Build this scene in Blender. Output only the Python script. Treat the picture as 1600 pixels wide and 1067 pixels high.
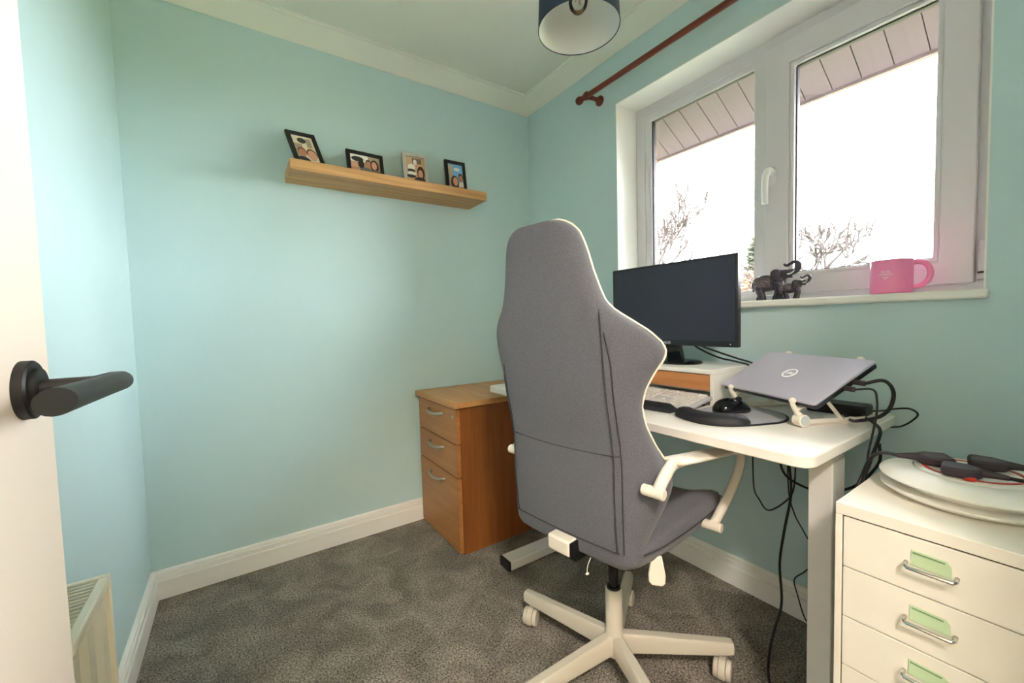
import bpy, bmesh, math, random
from mathutils import Vector, Matrix, Euler
random.seed(7)
for o in list(bpy.data.objects):
    bpy.data.objects.remove(o, do_unlink=True)
SC = bpy.context.scene
COL = SC.collection
R = math.radians

# ------------------------------------------------------------------ camera
cam = bpy.data.cameras.new('camera')
cam.sensor_width = 36.0
cam.lens = 637.7 / 1600 * 36.0
cam.clip_start = 0.01
cam_o = bpy.data.objects.new('camera', cam)
COL.objects.link(cam_o)
yaw, pitch, roll = R(34.091), R(2.888), R(-1.556)
fwd = Vector((math.sin(yaw) * math.cos(pitch), math.cos(yaw) * math.cos(pitch), -math.sin(pitch)))
rgt = Vector((math.cos(yaw), -math.sin(yaw), 0))
upv = rgt.cross(fwd)
r2 = math.cos(roll) * rgt + math.sin(roll) * upv
u2 = -math.sin(roll) * rgt + math.cos(roll) * upv
m = Matrix((r2, u2, -fwd)).transposed().to_4x4()
m.translation = Vector((-1.571, -2.079, 1.05))
cam_o.matrix_world = m
SC.camera = cam_o

# ------------------------------------------------------------------ world, exposure
W = bpy.data.worlds.new('overcast_sky')
SC.world = W
W.use_nodes = True
bg = W.node_tree.nodes['Background']
bg.inputs[0].default_value = (0.95, 0.98, 1.0, 1)
bg.inputs[1].default_value = 10.0
SC.view_settings.view_transform = 'Standard'
SC.view_settings.look = 'None'
SC.view_settings.gamma = 1
SC.view_settings.use_curve_mapping = False
SC.view_settings.exposure = 2.08
SC.cycles.use_denoising = True
SC.cycles.max_bounces = 12
SC.cycles.diffuse_bounces = 8
SC.cycles.transparent_max_bounces = 16
SC.cycles.sample_clamp_indirect = 8

# ------------------------------------------------------------------ helpers
def lin(c):
    return tuple((v / 255 / 12.92 if v / 255 <= 0.04045 else ((v / 255 + 0.055) / 1.055) ** 2.4) for v in c)

MATS = {}
def mat(name, rgb, rough=0.5, metal=0.0, noise=None, bump=None, spec=0.5, wood=None, emit=None, sheen=0):
    """noise=(scale, amount) colour mottling, bump=(scale, strength), wood=(axis, rgb2)"""
    if name in MATS: return MATS[name]
    M = bpy.data.materials.new(name)
    M.use_nodes = True
    nt = M.node_tree
    b = nt.nodes['Principled BSDF']
    c = lin(rgb) + (1,)
    b.inputs['Base Color'].default_value = c
    b.inputs['Roughness'].default_value = rough
    b.inputs['Metallic'].default_value = metal
    b.inputs['Specular IOR Level'].default_value = spec
    if sheen:
        b.inputs['Sheen Weight'].default_value = sheen
    tc = nt.nodes.new('ShaderNodeTexCoord')
    L = nt.links
    if noise:
        n = nt.nodes.new('ShaderNodeTexNoise')
        n.inputs['Scale'].default_value = noise[0]
        n.inputs['Detail'].default_value = 4
        L.new(tc.outputs['Object'], n.inputs['Vector'])
        r = nt.nodes.new('ShaderNodeValToRGB')
        a = noise[1]
        r.color_ramp.elements[0].position = 0.3
        r.color_ramp.elements[1].position = 0.7
        r.color_ramp.elements[0].color = tuple(max(0, x * (1 - a)) for x in c[:3]) + (1,)
        r.color_ramp.elements[1].color = tuple(min(1, x * (1 + a)) for x in c[:3]) + (1,)
        L.new(n.outputs['Fac'], r.inputs['Fac'])
        L.new(r.outputs['Color'], b.inputs['Base Color'])
    if wood:
        axis, rgb2 = wood[0], wood[1]
        mp = nt.nodes.new('ShaderNodeMapping')
        s = [26, 26, 26]
        s[axis] = 1.2
        mp.inputs['Scale'].default_value = s
        L.new(tc.outputs['Object'], mp.inputs['Vector'])
        n = nt.nodes.new('ShaderNodeTexNoise')
        n.inputs['Scale'].default_value = wood[2] if len(wood) > 2 else 2.2
        n.inputs['Detail'].default_value = 7
        n.inputs['Distortion'].default_value = 0.5
        L.new(mp.outputs[0], n.inputs['Vector'])
        r = nt.nodes.new('ShaderNodeValToRGB')
        r.color_ramp.elements[0].position = 0.32
        r.color_ramp.elements[1].position = 0.68
        r.color_ramp.elements[0].color = lin(rgb2) + (1,)
        r.color_ramp.elements[1].color = c
        L.new(n.outputs['Fac'], r.inputs['Fac'])
        L.new(r.outputs['Color'], b.inputs['Base Color'])
    if bump:
        n = nt.nodes.new('ShaderNodeTexNoise')
        n.inputs['Scale'].default_value = bump[0]
        n.inputs['Detail'].default_value = 3
        L.new(tc.outputs['Object'], n.inputs['Vector'])
        bp = nt.nodes.new('ShaderNodeBump')
        bp.inputs['Strength'].default_value = bump[1]
        bp.inputs['Distance'].default_value = 0.004
        L.new(n.outputs['Fac'], bp.inputs['Height'])
        L.new(bp.outputs[0], b.inputs['Normal'])
    if emit:
        b.inputs['Emission Color'].default_value = lin(emit[0]) + (1,)
        b.inputs['Emission Strength'].default_value = emit[1]
    MATS[name] = M
    return M

def glass_mat(name, tint=(1, 1, 1), refl=0.06):
    M = bpy.data.materials.new(name)
    M.use_nodes = True
    nt = M.node_tree
    nt.nodes.clear()
    out = nt.nodes.new('ShaderNodeOutputMaterial')
    t = nt.nodes.new('ShaderNodeBsdfTransparent')
    t.inputs[0].default_value = tint + (1,)
    g = nt.nodes.new('ShaderNodeBsdfGlossy')
    g.inputs['Roughness'].default_value = 0.02
    fr = nt.nodes.new('ShaderNodeFresnel')
    fr.inputs[0].default_value = 1.45
    mx = nt.nodes.new('ShaderNodeMixShader')
    nt.links.new(fr.outputs[0], mx.inputs[0])
    nt.links.new(t.outputs[0], mx.inputs[1])
    nt.links.new(g.outputs[0], mx.inputs[2])
    nt.links.new(mx.outputs[0], out.inputs[0])
    return M

def box(bm, x0, x1, y0, y1, z0, z1, mtx=None):
    vs = [bm.verts.new((x, y, z)) for z in (z0, z1) for y in (y0, y1) for x in (x0, x1)]
    for f in ((0, 2, 3, 1), (4, 5, 7, 6), (0, 1, 5, 4), (2, 6, 7, 3), (0, 4, 6, 2), (1, 3, 7, 5)):
        bm.faces.new([vs[i] for i in f])
    if mtx is not None:
        for v in vs: v.co = mtx @ v.co
    return vs

def spline(pts, n=8):
    """Catmull-Rom through pts"""
    P = [Vector(p) for p in pts]
    if len(P) < 3: return P
    Q = [P[0] * 2 - P[1]] + P + [P[-1] * 2 - P[-2]]
    out = []
    for i in range(1, len(Q) - 2):
        a, b, c, d = Q[i - 1:i + 3]
        for k in range(n):
            t = k / n
            out.append(0.5 * ((2 * b) + (c - a) * t + (2 * a - 5 * b + 4 * c - d) * t * t + (3 * b - a - 3 * c + d) * t ** 3))
    out.append(P[-1])
    return out

def tube(bm, pts, r, seg=8, caps=True, smooth=0, flat=1.0, closed=False):
    """sweep a circle along pts; r a number or a list; flat squashes the second axis"""
    if smooth and not closed:
        rr = r
        n0 = len(pts)
        pts = spline(pts, smooth)
        if isinstance(r, (list, tuple)):
            rr = []
            for i in range(len(pts)):
                t = i / (len(pts) - 1) * (n0 - 1)
                k = min(int(t), n0 - 2)
                rr.append(r[k] + (r[k + 1] - r[k]) * (t - k))
        r = rr
    P = [Vector(p) for p in pts]
    n = len(P)
    rad = r if isinstance(r, (list, tuple)) else [r] * n
    rings = []
    prev = None
    for i in range(n):
        if closed:
            t = (P[(i + 1) % n] - P[i - 1]).normalized()
        else:
            t = (P[min(i + 1, n - 1)] - P[max(i - 1, 0)]).normalized()
        if prev is None:
            a = Vector((0, 0, 1)) if abs(t.z) < 0.9 else Vector((1, 0, 0))
            u = t.cross(a).normalized()
        else:
            u = (prev - t * prev.dot(t))
            u = u.normalized() if u.length > 1e-6 else t.orthogonal().normalized()
        prev = u
        w = t.cross(u)
        rings.append([bm.verts.new(P[i] + rad[i] * (math.cos(2 * math.pi * k / seg) * u + flat * math.sin(2 * math.pi * k / seg) * w)) for k in range(seg)])
    for i in range(n if closed else n - 1):
        A, B = rings[i], rings[(i + 1) % n]
        for k in range(seg):
            bm.faces.new((A[k], A[(k + 1) % seg], B[(k + 1) % seg], B[k]))
    if caps and not closed:
        bm.faces.new(rings[0][::-1])
        bm.faces.new(rings[-1])
    return rings

def loft(bm, loops, cap0=True, cap1=True):
    rings = [[bm.verts.new(p) for p in L] for L in loops]
    n = len(rings[0])
    for A, B in zip(rings, rings[1:]):
        for k in range(n):
            bm.faces.new((A[k], A[(k + 1) % n], B[(k + 1) % n], B[k]))
    if cap0: bm.faces.new(rings[0][::-1])
    if cap1: bm.faces.new(rings[-1])
    return rings

def lathe(bm, prof, c=(0, 0, 0), seg=32, mtx=None):
    """prof list of (r, z); closes at ends"""
    rings = []
    for r, z in prof:
        if r < 1e-6:
            rings.append([bm.verts.new((c[0], c[1], c[2] + z))])
        else:
            rings.append([bm.verts.new((c[0] + r * math.cos(2 * math.pi * k / seg), c[1] + r * math.sin(2 * math.pi * k / seg), c[2] + z)) for k in range(seg)])
    for A, B in zip(rings, rings[1:]):
        for k in range(seg):
            k2 = (k + 1) % seg
            if len(A) == 1 and len(B) == 1: continue
            if len(A) == 1: bm.faces.new((A[0], B[k2], B[k]))
            elif len(B) == 1: bm.faces.new((A[k], A[k2], B[0]))
            else: bm.faces.new((A[k], A[k2], B[k2], B[k]))
    if mtx is not None:
        for g in rings:
            for v in g: v.co = mtx @ v.co

def prism(bm, poly, z0, z1, mtx=None):
    """poly of (x,y) extruded in z"""
    n = len(poly)
    a = [bm.verts.new((x, y, z0)) for x, y in poly]
    b = [bm.verts.new((x, y, z1)) for x, y in poly]
    bm.faces.new(a[::-1]); bm.faces.new(b)
    for k in range(n):
        bm.faces.new((a[k], a[(k + 1) % n], b[(k + 1) % n], b[k]))
    if mtx is not None:
        for v in a + b: v.co = mtx @ v.co

def rrect(x0, x1, y0, y1, r, n=5):
    out = []
    for cx, cy, a0 in ((x1 - r, y1 - r, 0), (x0 + r, y1 - r, 90), (x0 + r, y0 + r, 180), (x1 - r, y0 + r, 270)):
        for k in range(n + 1):
            a = R(a0 + 90 * k / n)
            out.append((cx + r * math.cos(a), cy + r * math.sin(a)))
    return out

def ball(bm, c, r, seg=16, rings=10, scale=(1, 1, 1), mtx=None):
    M = Matrix.Translation(c) @ (mtx or Matrix()) @ Matrix.Diagonal((r * scale[0], r * scale[1], r * scale[2], 1))
    bmesh.ops.create_uvsphere(bm, u_segments=seg, v_segments=rings, radius=1, matrix=M)

def NB(): return bmesh.new()

def obj(name, bm, material, parent=None, bevel=0, smooth=None, subsurf=0, kind=None, label=None, auto=40, seg=2, mtx=None):
    """links bm as one mesh object whose origin is the middle of its base"""
    if mtx is not None: bmesh.ops.transform(bm, matrix=mtx, verts=bm.verts)
    bmesh.ops.recalc_face_normals(bm, faces=bm.faces)
    xs = [v.co for v in bm.verts]
    lo = Vector([min(v[i] for v in xs) for i in range(3)]); hi = Vector([max(v[i] for v in xs) for i in range(3)])
    base = Vector(((lo.x + hi.x) / 2, (lo.y + hi.y) / 2, lo.z))
    for v in bm.verts: v.co -= base
    me = bpy.data.meshes.new(name)
    if smooth:
        for f in bm.faces: f.smooth = True
    elif smooth is None:
        ca = math.cos(R(auto))
        for f in bm.faces: f.smooth = True
        for e in bm.edges:
            if len(e.link_faces) == 2 and e.link_faces[0].normal.dot(e.link_faces[1].normal) < ca: e.smooth = False
    bm.to_mesh(me); bm.free()
    for mm in (material if isinstance(material, (list, tuple)) else [material]):
        me.materials.append(mm)
    o = bpy.data.objects.new(name, me)
    COL.objects.link(o)
    o.location = base
    if parent is not None: attach(o, parent)
    if bevel:
        md = o.modifiers.new('bevel', 'BEVEL'); md.width = bevel; md.segments = seg; md.limit_method = 'ANGLE'; md.angle_limit = R(40)
        md.harden_normals = False
    if subsurf:
        md = o.modifiers.new('subsurf', 'SUBSURF'); md.levels = subsurf; md.render_levels = subsurf
    if kind: o['kind'] = kind
    if label: o['label'] = label
    return o

def world_loc(o):
    v = Vector(o.location)
    p = o.parent
    return v if p is None else v  # all objects are kept in world coordinates through the parent inverse

def attach(o, parent):
    o.parent = parent
    # parents never rotate: the inverse of the chain is a translation
    t = Vector(parent['_w']) if '_w' in parent else Vector(parent.location)
    o.matrix_parent_inverse = Matrix.Translation(-Vector(parent.matrix_basis.translation)) if parent.parent is None else Matrix.Translation(-Vector(parent.location))

def thing(name, loc, label, cat, group=None, kind=None):
    e = bpy.data.objects.new(name, None)
    e.empty_display_size = 0.05
    COL.objects.link(e)
    e.location = loc
    if kind: e['kind'] = kind
    if label: e['label'] = label
    if cat: e['category'] = cat
    if group: e['group'] = group
    return e

def tag(o, label, cat, group=None):
    o['label'] = label; o['category'] = cat
    if group: o['group'] = group
    return o

def boxobj(name, b, material, parent=None, bevel=0, **k):
    bm = NB(); box(bm, *b)
    return obj(name, bm, material, parent, bevel, smooth=False if not bevel else None, **k)

def text_mesh(bm, body, size, mtx, depth=0.0004):
    cu = bpy.data.curves.new('lettering', 'FONT')
    cu.body = body; cu.size = size; cu.extrude = depth; cu.align_x = 'CENTER'; cu.align_y = 'CENTER'
    to = bpy.data.objects.new('lettering_tmp', cu)
    COL.objects.link(to)
    dg = bpy.context.evaluated_depsgraph_get()
    me = bpy.data.meshes.new_from_object(to.evaluated_get(dg))
    me.transform(mtx)
    bm.from_mesh(me)
    bpy.data.objects.remove(to, do_unlink=True); bpy.data.meshes.remove(me); bpy.data.curves.remove(cu)

def axes(o, x, y, z):
    M = Matrix((Vector(x), Vector(y), Vector(z))).transposed().to_4x4()
    M.translation = Vector(o)
    return M

# ------------------------------------------------------------------ materials
m_wall = mat('aqua_wall_paint', (194, 218, 220), 0.75, noise=(3, 0.02), bump=(220, 0.04), spec=0.25)
m_ceil = mat('ceiling_white', (232, 232, 222), 0.85, bump=(120, 0.05), spec=0.2)
m_trim = mat('gloss_white_paint', (245, 242, 238), 0.32)
m_reveal = mat('reveal_white_paint', (236, 236, 230), 0.6)
m_upvc = mat('white_upvc', (216, 213, 217), 0.28)
m_gasket = mat('rubber_gasket', (50, 46, 56), 0.6)
m_carpet = None
m_doorw = mat('satin_white_door', (246, 230, 215), 0.4)
m_blackm = mat('matt_black_metal', (13, 12, 12), 0.48, noise=(60, 0.15))
m_rad = mat('radiator_enamel', (236, 228, 208), 0.35)
m_dark = mat('dark_void', (24, 22, 20), 0.8)
m_white = mat('white_powder_coat', (236, 233, 228), 0.4)
m_desk = mat('desk_white_laminate', (240, 234, 228), 0.38)
m_cab = mat('white_steel_cabinet', (238, 231, 220), 0.34)
m_chrome = mat('chrome', (215, 215, 212), 0.16, metal=1.0)
m_alu = mat('satin_aluminium', (190, 186, 178), 0.35, metal=0.9)
m_green = mat('green_paper', (190, 212, 172), 0.8)
m_ink = mat('faded_ink', (120, 150, 116), 0.9)
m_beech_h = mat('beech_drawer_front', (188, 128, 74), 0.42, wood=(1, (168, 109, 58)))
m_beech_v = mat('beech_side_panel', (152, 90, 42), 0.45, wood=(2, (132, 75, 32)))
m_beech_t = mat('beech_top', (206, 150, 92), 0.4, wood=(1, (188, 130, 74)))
m_oak = mat('oak_shelf', (216, 168, 112), 0.55, wood=(0, (176, 128, 78), 1.6))
m_bamboo = mat('bamboo', (200, 138, 84), 0.45, wood=(1, (180, 116, 64)))
m_pole = mat('reddish_wood', (126, 58, 40), 0.4, wood=(1, (104, 44, 30)))
m_ffab = mat('grey_chair_fabric', (98, 99, 108), 0.95, noise=(420, 0.22), bump=(700, 0.35), spec=0.15, sheen=0.2)
m_fdark = mat('charcoal_chair_fabric', (62, 66, 78), 0.95, noise=(420, 0.22), bump=(700, 0.35), spec=0.15)
m_seam = mat('dark_seam_thread', (62, 62, 70), 0.9)
m_pipe = mat('cream_piping', (236, 230, 214), 0.6)
m_chw = mat('warm_white_chair_plastic', (232, 224, 212), 0.4)
m_chs = mat('warm_white_chair_steel', (206, 198, 184), 0.42)
m_black = mat('black_plastic', (16, 17, 22), 0.35)
m_blackg = mat('gloss_black_plastic', (12, 13, 18), 0.12)
m_screen = mat('switched_off_screen', (40, 40, 56), 0.4)
m_rubber = mat('black_cable_rubber', (20, 21, 26), 0.5)
m_foam = mat('black_gel_rest', (22, 22, 30), 0.6, bump=(300, 0.1))
m_padgrey = mat('grey_mouse_mat_cloth', (168, 168, 178), 0.55)
m_keyw = mat('pale_keycap', (214, 208, 204), 0.5)
m_keyb = mat('keyboard_grey', (190, 190, 196), 0.5)
m_lap = mat('silver_laptop_lid', (200, 195, 212), 0.36, metal=0.35)
m_lapd = mat('dark_laptop_base', (38, 40, 54), 0.4)
m_port = mat('port_black', (10, 10, 14), 0.5)
m_logo = mat('mirror_logo', (250, 250, 252), 0.4)
m_navy = mat('navy_lampshade', (50, 60, 82), 0.9, bump=(500, 0.2))
m_shadein = mat('lampshade_lining', (214, 214, 214), 0.7)
m_brass = mat('brass_lampholder', (190, 140, 90), 0.3, metal=0.8)
m_eleph = mat('dark_resin', (58, 54, 66), 0.3, noise=(120, 0.5), bump=(260, 0.3))
m_gilt = mat('silver_inlay', (176, 168, 170), 0.35, metal=0.5)
m_ivory = mat('ivory_tusk', (240, 236, 226), 0.4)
m_pink = mat('pink_glaze', (252, 146, 194), 0.28)
m_pinkl = mat('pale_pink_print', (250, 190, 214), 0.5)
m_red = mat('red_plastic', (196, 48, 34), 0.4)
m_reel = mat('white_reel_plastic', (240, 237, 230), 0.35)
m_plug = mat('dark_plug_plastic', (58, 48, 58), 0.55)
m_frame_b = mat('black_frame', (14, 13, 14), 0.4)
m_frame_w = mat('pale_grey_frame', (190, 186, 178), 0.6, wood=(2, (170, 166, 158)))
m_soff = mat('brown_soffit_board', (78, 66, 74), 0.6, wood=(0, (70, 58, 66)))
m_fascia = mat('fascia_board', (96, 82, 88), 0.6)
m_brick = mat('red_brick', (120, 84, 70), 0.9, noise=(30, 0.25), bump=(90, 0.5))
m_mortar = mat('mortar', (170, 160, 150), 0.95)
m_bark = mat('bare_bark', (36, 26, 22), 0.9)
m_ever = mat('evergreen_needles', (34, 38, 20), 0.9, noise=(6, 0.4))
m_dry = mat('dry_russet_leaves', (62, 38, 14), 0.9, noise=(6, 0.3))
m_grass = mat('rough_grass', (96, 100, 62), 0.95, noise=(1.2, 0.3))
m_hallw = mat('hall_cream_paint', (236, 222, 200), 0.8)
m_glass = glass_mat('window_glass')
m_bulbg = glass_mat('bulb_glass')

def carpet_material():
    M = bpy.data.materials.new('grey_brown_carpet')
    M.use_nodes = True
    nt = M.node_tree; L = nt.links
    b = nt.nodes['Principled BSDF']
    b.inputs['Roughness'].default_value = 1.0
    b.inputs['Specular IOR Level'].default_value = 0.08
    tc = nt.nodes.new('ShaderNodeTexCoord')
    n1 = nt.nodes.new('ShaderNodeTexNoise'); n1.inputs['Scale'].default_value = 170; n1.inputs['Detail'].default_value = 3
    n2 = nt.nodes.new('ShaderNodeTexNoise'); n2.inputs['Scale'].default_value = 7; n2.inputs['Detail'].default_value = 5
    n2.inputs['Distortion'].default_value = 1.0
    L.new(tc.outputs['Object'], n1.inputs['Vector']); L.new(tc.outputs['Object'], n2.inputs['Vector'])
    r1 = nt.nodes.new('ShaderNodeValToRGB')
    r1.color_ramp.elements[0].position = 0.28; r1.color_ramp.elements[1].position = 0.74
    r1.color_ramp.elements[0].color = lin((66, 60, 55)) + (1,)
    r1.color_ramp.elements[1].color = lin((198, 188, 175)) + (1,)
    L.new(n1.outputs['Fac'], r1.inputs['Fac'])
    r2 = nt.nodes.new('ShaderNodeValToRGB')
    r2.color_ramp.elements[0].position = 0.36; r2.color_ramp.elements[1].position = 0.66
    r2.color_ramp.elements[0].color = (0.62, 0.62, 0.62, 1); r2.color_ramp.elements[1].color = (1, 1, 1, 1)
    L.new(n2.outputs['Fac'], r2.inputs['Fac'])
    mx = nt.nodes.new('ShaderNodeMix'); mx.data_type = 'RGBA'; mx.blend_type = 'MULTIPLY'; mx.inputs[0].default_value = 1
    L.new(r1.outputs[0], mx.inputs[6]); L.new(r2.outputs[0], mx.inputs[7])
    L.new(mx.outputs[2], b.inputs['Base Color'])
    bp = nt.nodes.new('ShaderNodeBump'); bp.inputs['Strength'].default_value = 0.7; bp.inputs['Distance'].default_value = 0.006
    L.new(n1.outputs['Fac'], bp.inputs['Height']); L.new(bp.outputs[0], b.inputs['Normal'])
    return M
m_carpet = carpet_material()

# ------------------------------------------------------------------ room shell
XL, YN, ZC = -1.889, -2.26, 2.388          # left wall, door wall, ceiling
DX0, DX1, DZ = -1.745, -0.97, 2.0          # doorway
WY0, WY1, WZ0, WZ1 = -1.895, -0.702, 1.075, 2.08   # window opening
def shell(name, boxes, material, parent=None, kind='structure'):
    bm = NB()
    for b in boxes: box(bm, *b)
    return obj(name, bm, material, parent, smooth=False, kind=kind)
HY = -3.45                                   # far side of the landing
shell('floor', [(-3.0, 0.3, HY, 0.1, -0.1, 0.0)], m_carpet)
shell('ceiling', [(-3.0, 0.3, HY, 0.1, ZC, ZC + 0.1)], m_ceil)
shell('wall_back', [(XL - 0.1, 0.3, 0, 0.1, 0, ZC)], m_wall)
shell('wall_left', [(XL - 0.1, XL, YN, 0, 0, ZC)], m_wall)
shell('wall_window', [(0, 0.2, WY1, 0, 0, ZC), (0, 0.2, HY, WY0, 0, ZC), (0, 0.2, WY0, WY1, 0, WZ0), (0, 0.2, WY0, WY1, WZ1, ZC)], m_wall)
shell('wall_door', [(-3.0, DX0, YN - 0.1, YN, 0, ZC), (DX1, 0, YN - 0.1, YN, 0, ZC), (DX0, DX1, YN - 0.1, YN, DZ, ZC)], m_wall)
shell('wall_landing', [(-3.0, 0, HY - 0.1, HY, 0, ZC)], m_hallw)
shell('wall_landing_end', [(-3.1, -3.0, HY, YN - 0.1, 0, ZC)], m_hallw)

# window reveal lining (painted white) - four thin boards
shell('trim_1', [(0.0, 0.145, WY1 - 0.004, WY1, WZ0, WZ1), (0.0, 0.145, WY0, WY0 + 0.004, WZ0, WZ1), (0.0, 0.145, WY0, WY1, WZ1 - 0.004, WZ1)], m_reveal)

# skirting boards: one profile swept along each wall
SK = [(0, 0), (0.020, 0), (0.020, 0.072), (0.0192, 0.0735), (0.0115, 0.0738), (0.0115, 0.0785), (0.0165, 0.0795), (0.0165, 0.0935), (0.0095, 0.0945), (0.0095, 0.0995), (0.0125, 0.1005), (0.0115, 0.107), (0.006, 0.111), (0, 0.111)]
def skirting(name, p0, p1, inward):
    bm = NB()
    loops = []
    for p in (p0, p1):
        loops.append([Vector((p[0] + inward[0] * d, p[1] + inward[1] * d, z)) for d, z in SK])
    loft(bm, loops)
    return obj(name, bm, m_trim, None, smooth=None, kind='structure', auto=25)
skirting('baseboard_back', (XL, 0), (0, 0), (0, -1))
skirting('baseboard_window', (0, YN), (0, 0), (-1, 0))
skirting('baseboard_left', (XL, YN), (XL, 0), (1, 0))
# coving
CV = [(0, 0), (0, -0.077), (0.004, -0.079), (0.010, -0.073), (0.024, -0.052), (0.042, -0.034), (0.060, -0.020), (0.072, -0.013), (0.076, -0.013), (0.078, -0.006), (0.084, -0.004), (0.084, 0)]
def coving(name, p0, p1, inward):
    bm = NB()
    loft(bm, [[Vector((p[0] + inward[0] * d, p[1] + inward[1] * d, ZC + z)) for d, z in CV] for p in (p0, p1)])
    return obj(name, bm, m_ceil, None, smooth=None, kind='structure', auto=25)
coving('trim_2', (XL, 0), (0, 0), (0, -1))
coving('trim_3', (0, YN), (0, 0), (-1, 0))
coving('trim_4', (XL, YN), (XL, 0), (1, 0))
# door lining and architrave
shell('trim_5', [(DX0 - 0.005, DX0 + 0.012, YN - 0.11, YN + 0.004, 0, DZ), (DX1 - 0.02, DX1 + 0.005, YN - 0.11, YN + 0.004, 0, DZ), (DX0, DX1, YN - 0.11, YN + 0.004, DZ - 0.02, DZ)], m_trim)

# ------------------------------------------------------------------ window
win = thing('window_1', (0.14, -1.3, WZ0), 'white casement window, fixed left pane and opening right sash, looking out to bare trees', None, kind='structure')
def frame_rect(bm, x0, x1, yo0, yo1, zo0, zo1, w, wb=None, wt=None, wl=None, wr=None):
    """rectangular ring in the YZ plane, yo0<yo1"""
    wb = w if wb is None else wb; wt = w if wt is None else wt; wl = w if wl is None else wl; wr = w if wr is None else wr
    o = [(yo0, zo0), (yo1, zo0), (yo1, zo1), (yo0, zo1)]
    i = [(yo0 + wr, zo0 + wb), (yo1 - wl, zo0 + wb), (yo1 - wl, zo1 - wt), (yo0 + wr, zo1 - wt)]
    V = {}
    for nm, P in (('o', o), ('i', i)):
        for xx in (x0, x1):
            V[nm, xx] = [bm.verts.new((xx, y, z)) for y, z in P]
    for k in range(4):
        k2 = (k + 1) % 4
        bm.faces.new((V['o', x0][k], V['o', x0][k2], V['i', x0][k2], V['i', x0][k]))
        bm.faces.new((V['o', x1][k2], V['o', x1][k], V['i', x1][k], V['i', x1][k2]))
        bm.faces.new((V['o', x0][k], V['o', x1][k], V['o', x1][k2], V['o', x0][k2]))
        bm.faces.new((V['i', x0][k2], V['i', x1][k2], V['i', x1][k], V['i', x0][k]))
bm = NB(); frame_rect(bm, 0.145, 0.205, WY0 + 0.004, WY1 - 0.004, WZ0 + 0.024, WZ1 - 0.002, 0.05, wb=0.03, wt=0.055, wl=0.05, wr=0.05)
obj('outer_frame', bm, m_upvc, win, bevel=0.003)
boxobj('mullion', (0.145, 0.205, -1.375, -1.272, WZ0 + 0.05, WZ1 - 0.05), m_upvc, win, bevel=0.003)
bm = NB(); frame_rect(bm, 0.150, 0.175, -1.29, WY1 - 0.05, 1.118, 2.03, 0.04, wl=0.034, wr=0.024, wt=0.03, wb=0.03)
bead = obj('glazing_bead', bm, m_upvc, win, bevel=0.006)
bm = NB(); frame_rect(bm, 0.160, 0.178, -1.275, -0.79, 1.14, 2.005, 0.006)
obj('gasket', bm, m_gasket, bead)
boxobj('glass_pane', (0.168, 0.172, -1.275, -0.78, 1.14, 2.01), m_glass, win)
# opening sash, slightly proud of the frame
SY0, SY1, SZ0, SZ1 = -1.858, -1.316, 1.121, 2.035
bm = NB(); frame_rect(bm, 0.125, 0.195, SY0, SY1, SZ0, SZ1, 0.06, wl=0.082, wr=0.07, wb=0.066, wt=0.082)
sash = obj('sash', bm, m_upvc, win, bevel=0.004)
bm = NB(); frame_rect(bm, 0.131, 0.16, SY0 + 0.068, SY1 - 0.08, SZ0 + 0.064, SZ1 - 0.08, 0.016)
obj('glazing_bead', bm, m_upvc, sash, bevel=0.006)
bm = NB(); frame_rect(bm, 0.150, 0.17, SY0 + 0.08, SY1 - 0.094, SZ0 + 0.078, SZ1 - 0.094, 0.006)
obj('gasket', bm, m_gasket, sash)
boxobj('glass_pane', (0.158, 0.162, SY0 + 0.07, SY1 - 0.082, SZ0 + 0.066, SZ1 - 0.082), m_glass, sash)
# handle
bm = NB(); prism(bm, rrect(-0.013, 0.013, -0.034, 0.034, 0.012), 0, 0.008, axes((0.125, -1.345, 1.566), (0, 1, 0), (0, 0, 1), (-1, 0, 0)))
obj('handle_plate', bm, m_upvc, sash, bevel=0.002)
bm = NB(); tube(bm, [(0.12, -1.345, 1.578), (0.095, -1.345, 1.580), (0.082, -1.343, 1.566), (0.080, -1.340, 1.540), (0.082, -1.338, 1.500), (0.084, -1.338, 1.458)], [0.013, 0.013, 0.0125, 0.011, 0.0105, 0.010], seg=12, smooth=5)
obj('handle', bm, mat('satin_white_handle', (238, 236, 236), 0.22), sash, smooth=True)
# hinges
for z in (1.15, 1.93):
    bm = NB(); tube(bm, [(0.120, -1.876, z), (0.120, -1.876, z + 0.085)], 0.0105, seg=14)
    h = obj('hinge', bm, m_upvc, win, bevel=0.002)
    bm = NB(); tube(bm, [(0.120, -1.876, z - 0.004), (0.120, -1.876, z)], 0.011, seg=12)
    obj('hinge_cap', bm, m_gasket, h)
    boxobj('hinge_leaf', (0.118, 0.146, -1.889, -1.863, z - 0.02, z - 0.004), m_upvc, h)
# sill board
bm = NB(); box(bm, -0.03, 0.146, -1.902, -0.690, WZ0, WZ0 + 0.024)
sill = obj('trim_6', bm, m_reveal, None, bevel=0.006, kind='structure')

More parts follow.
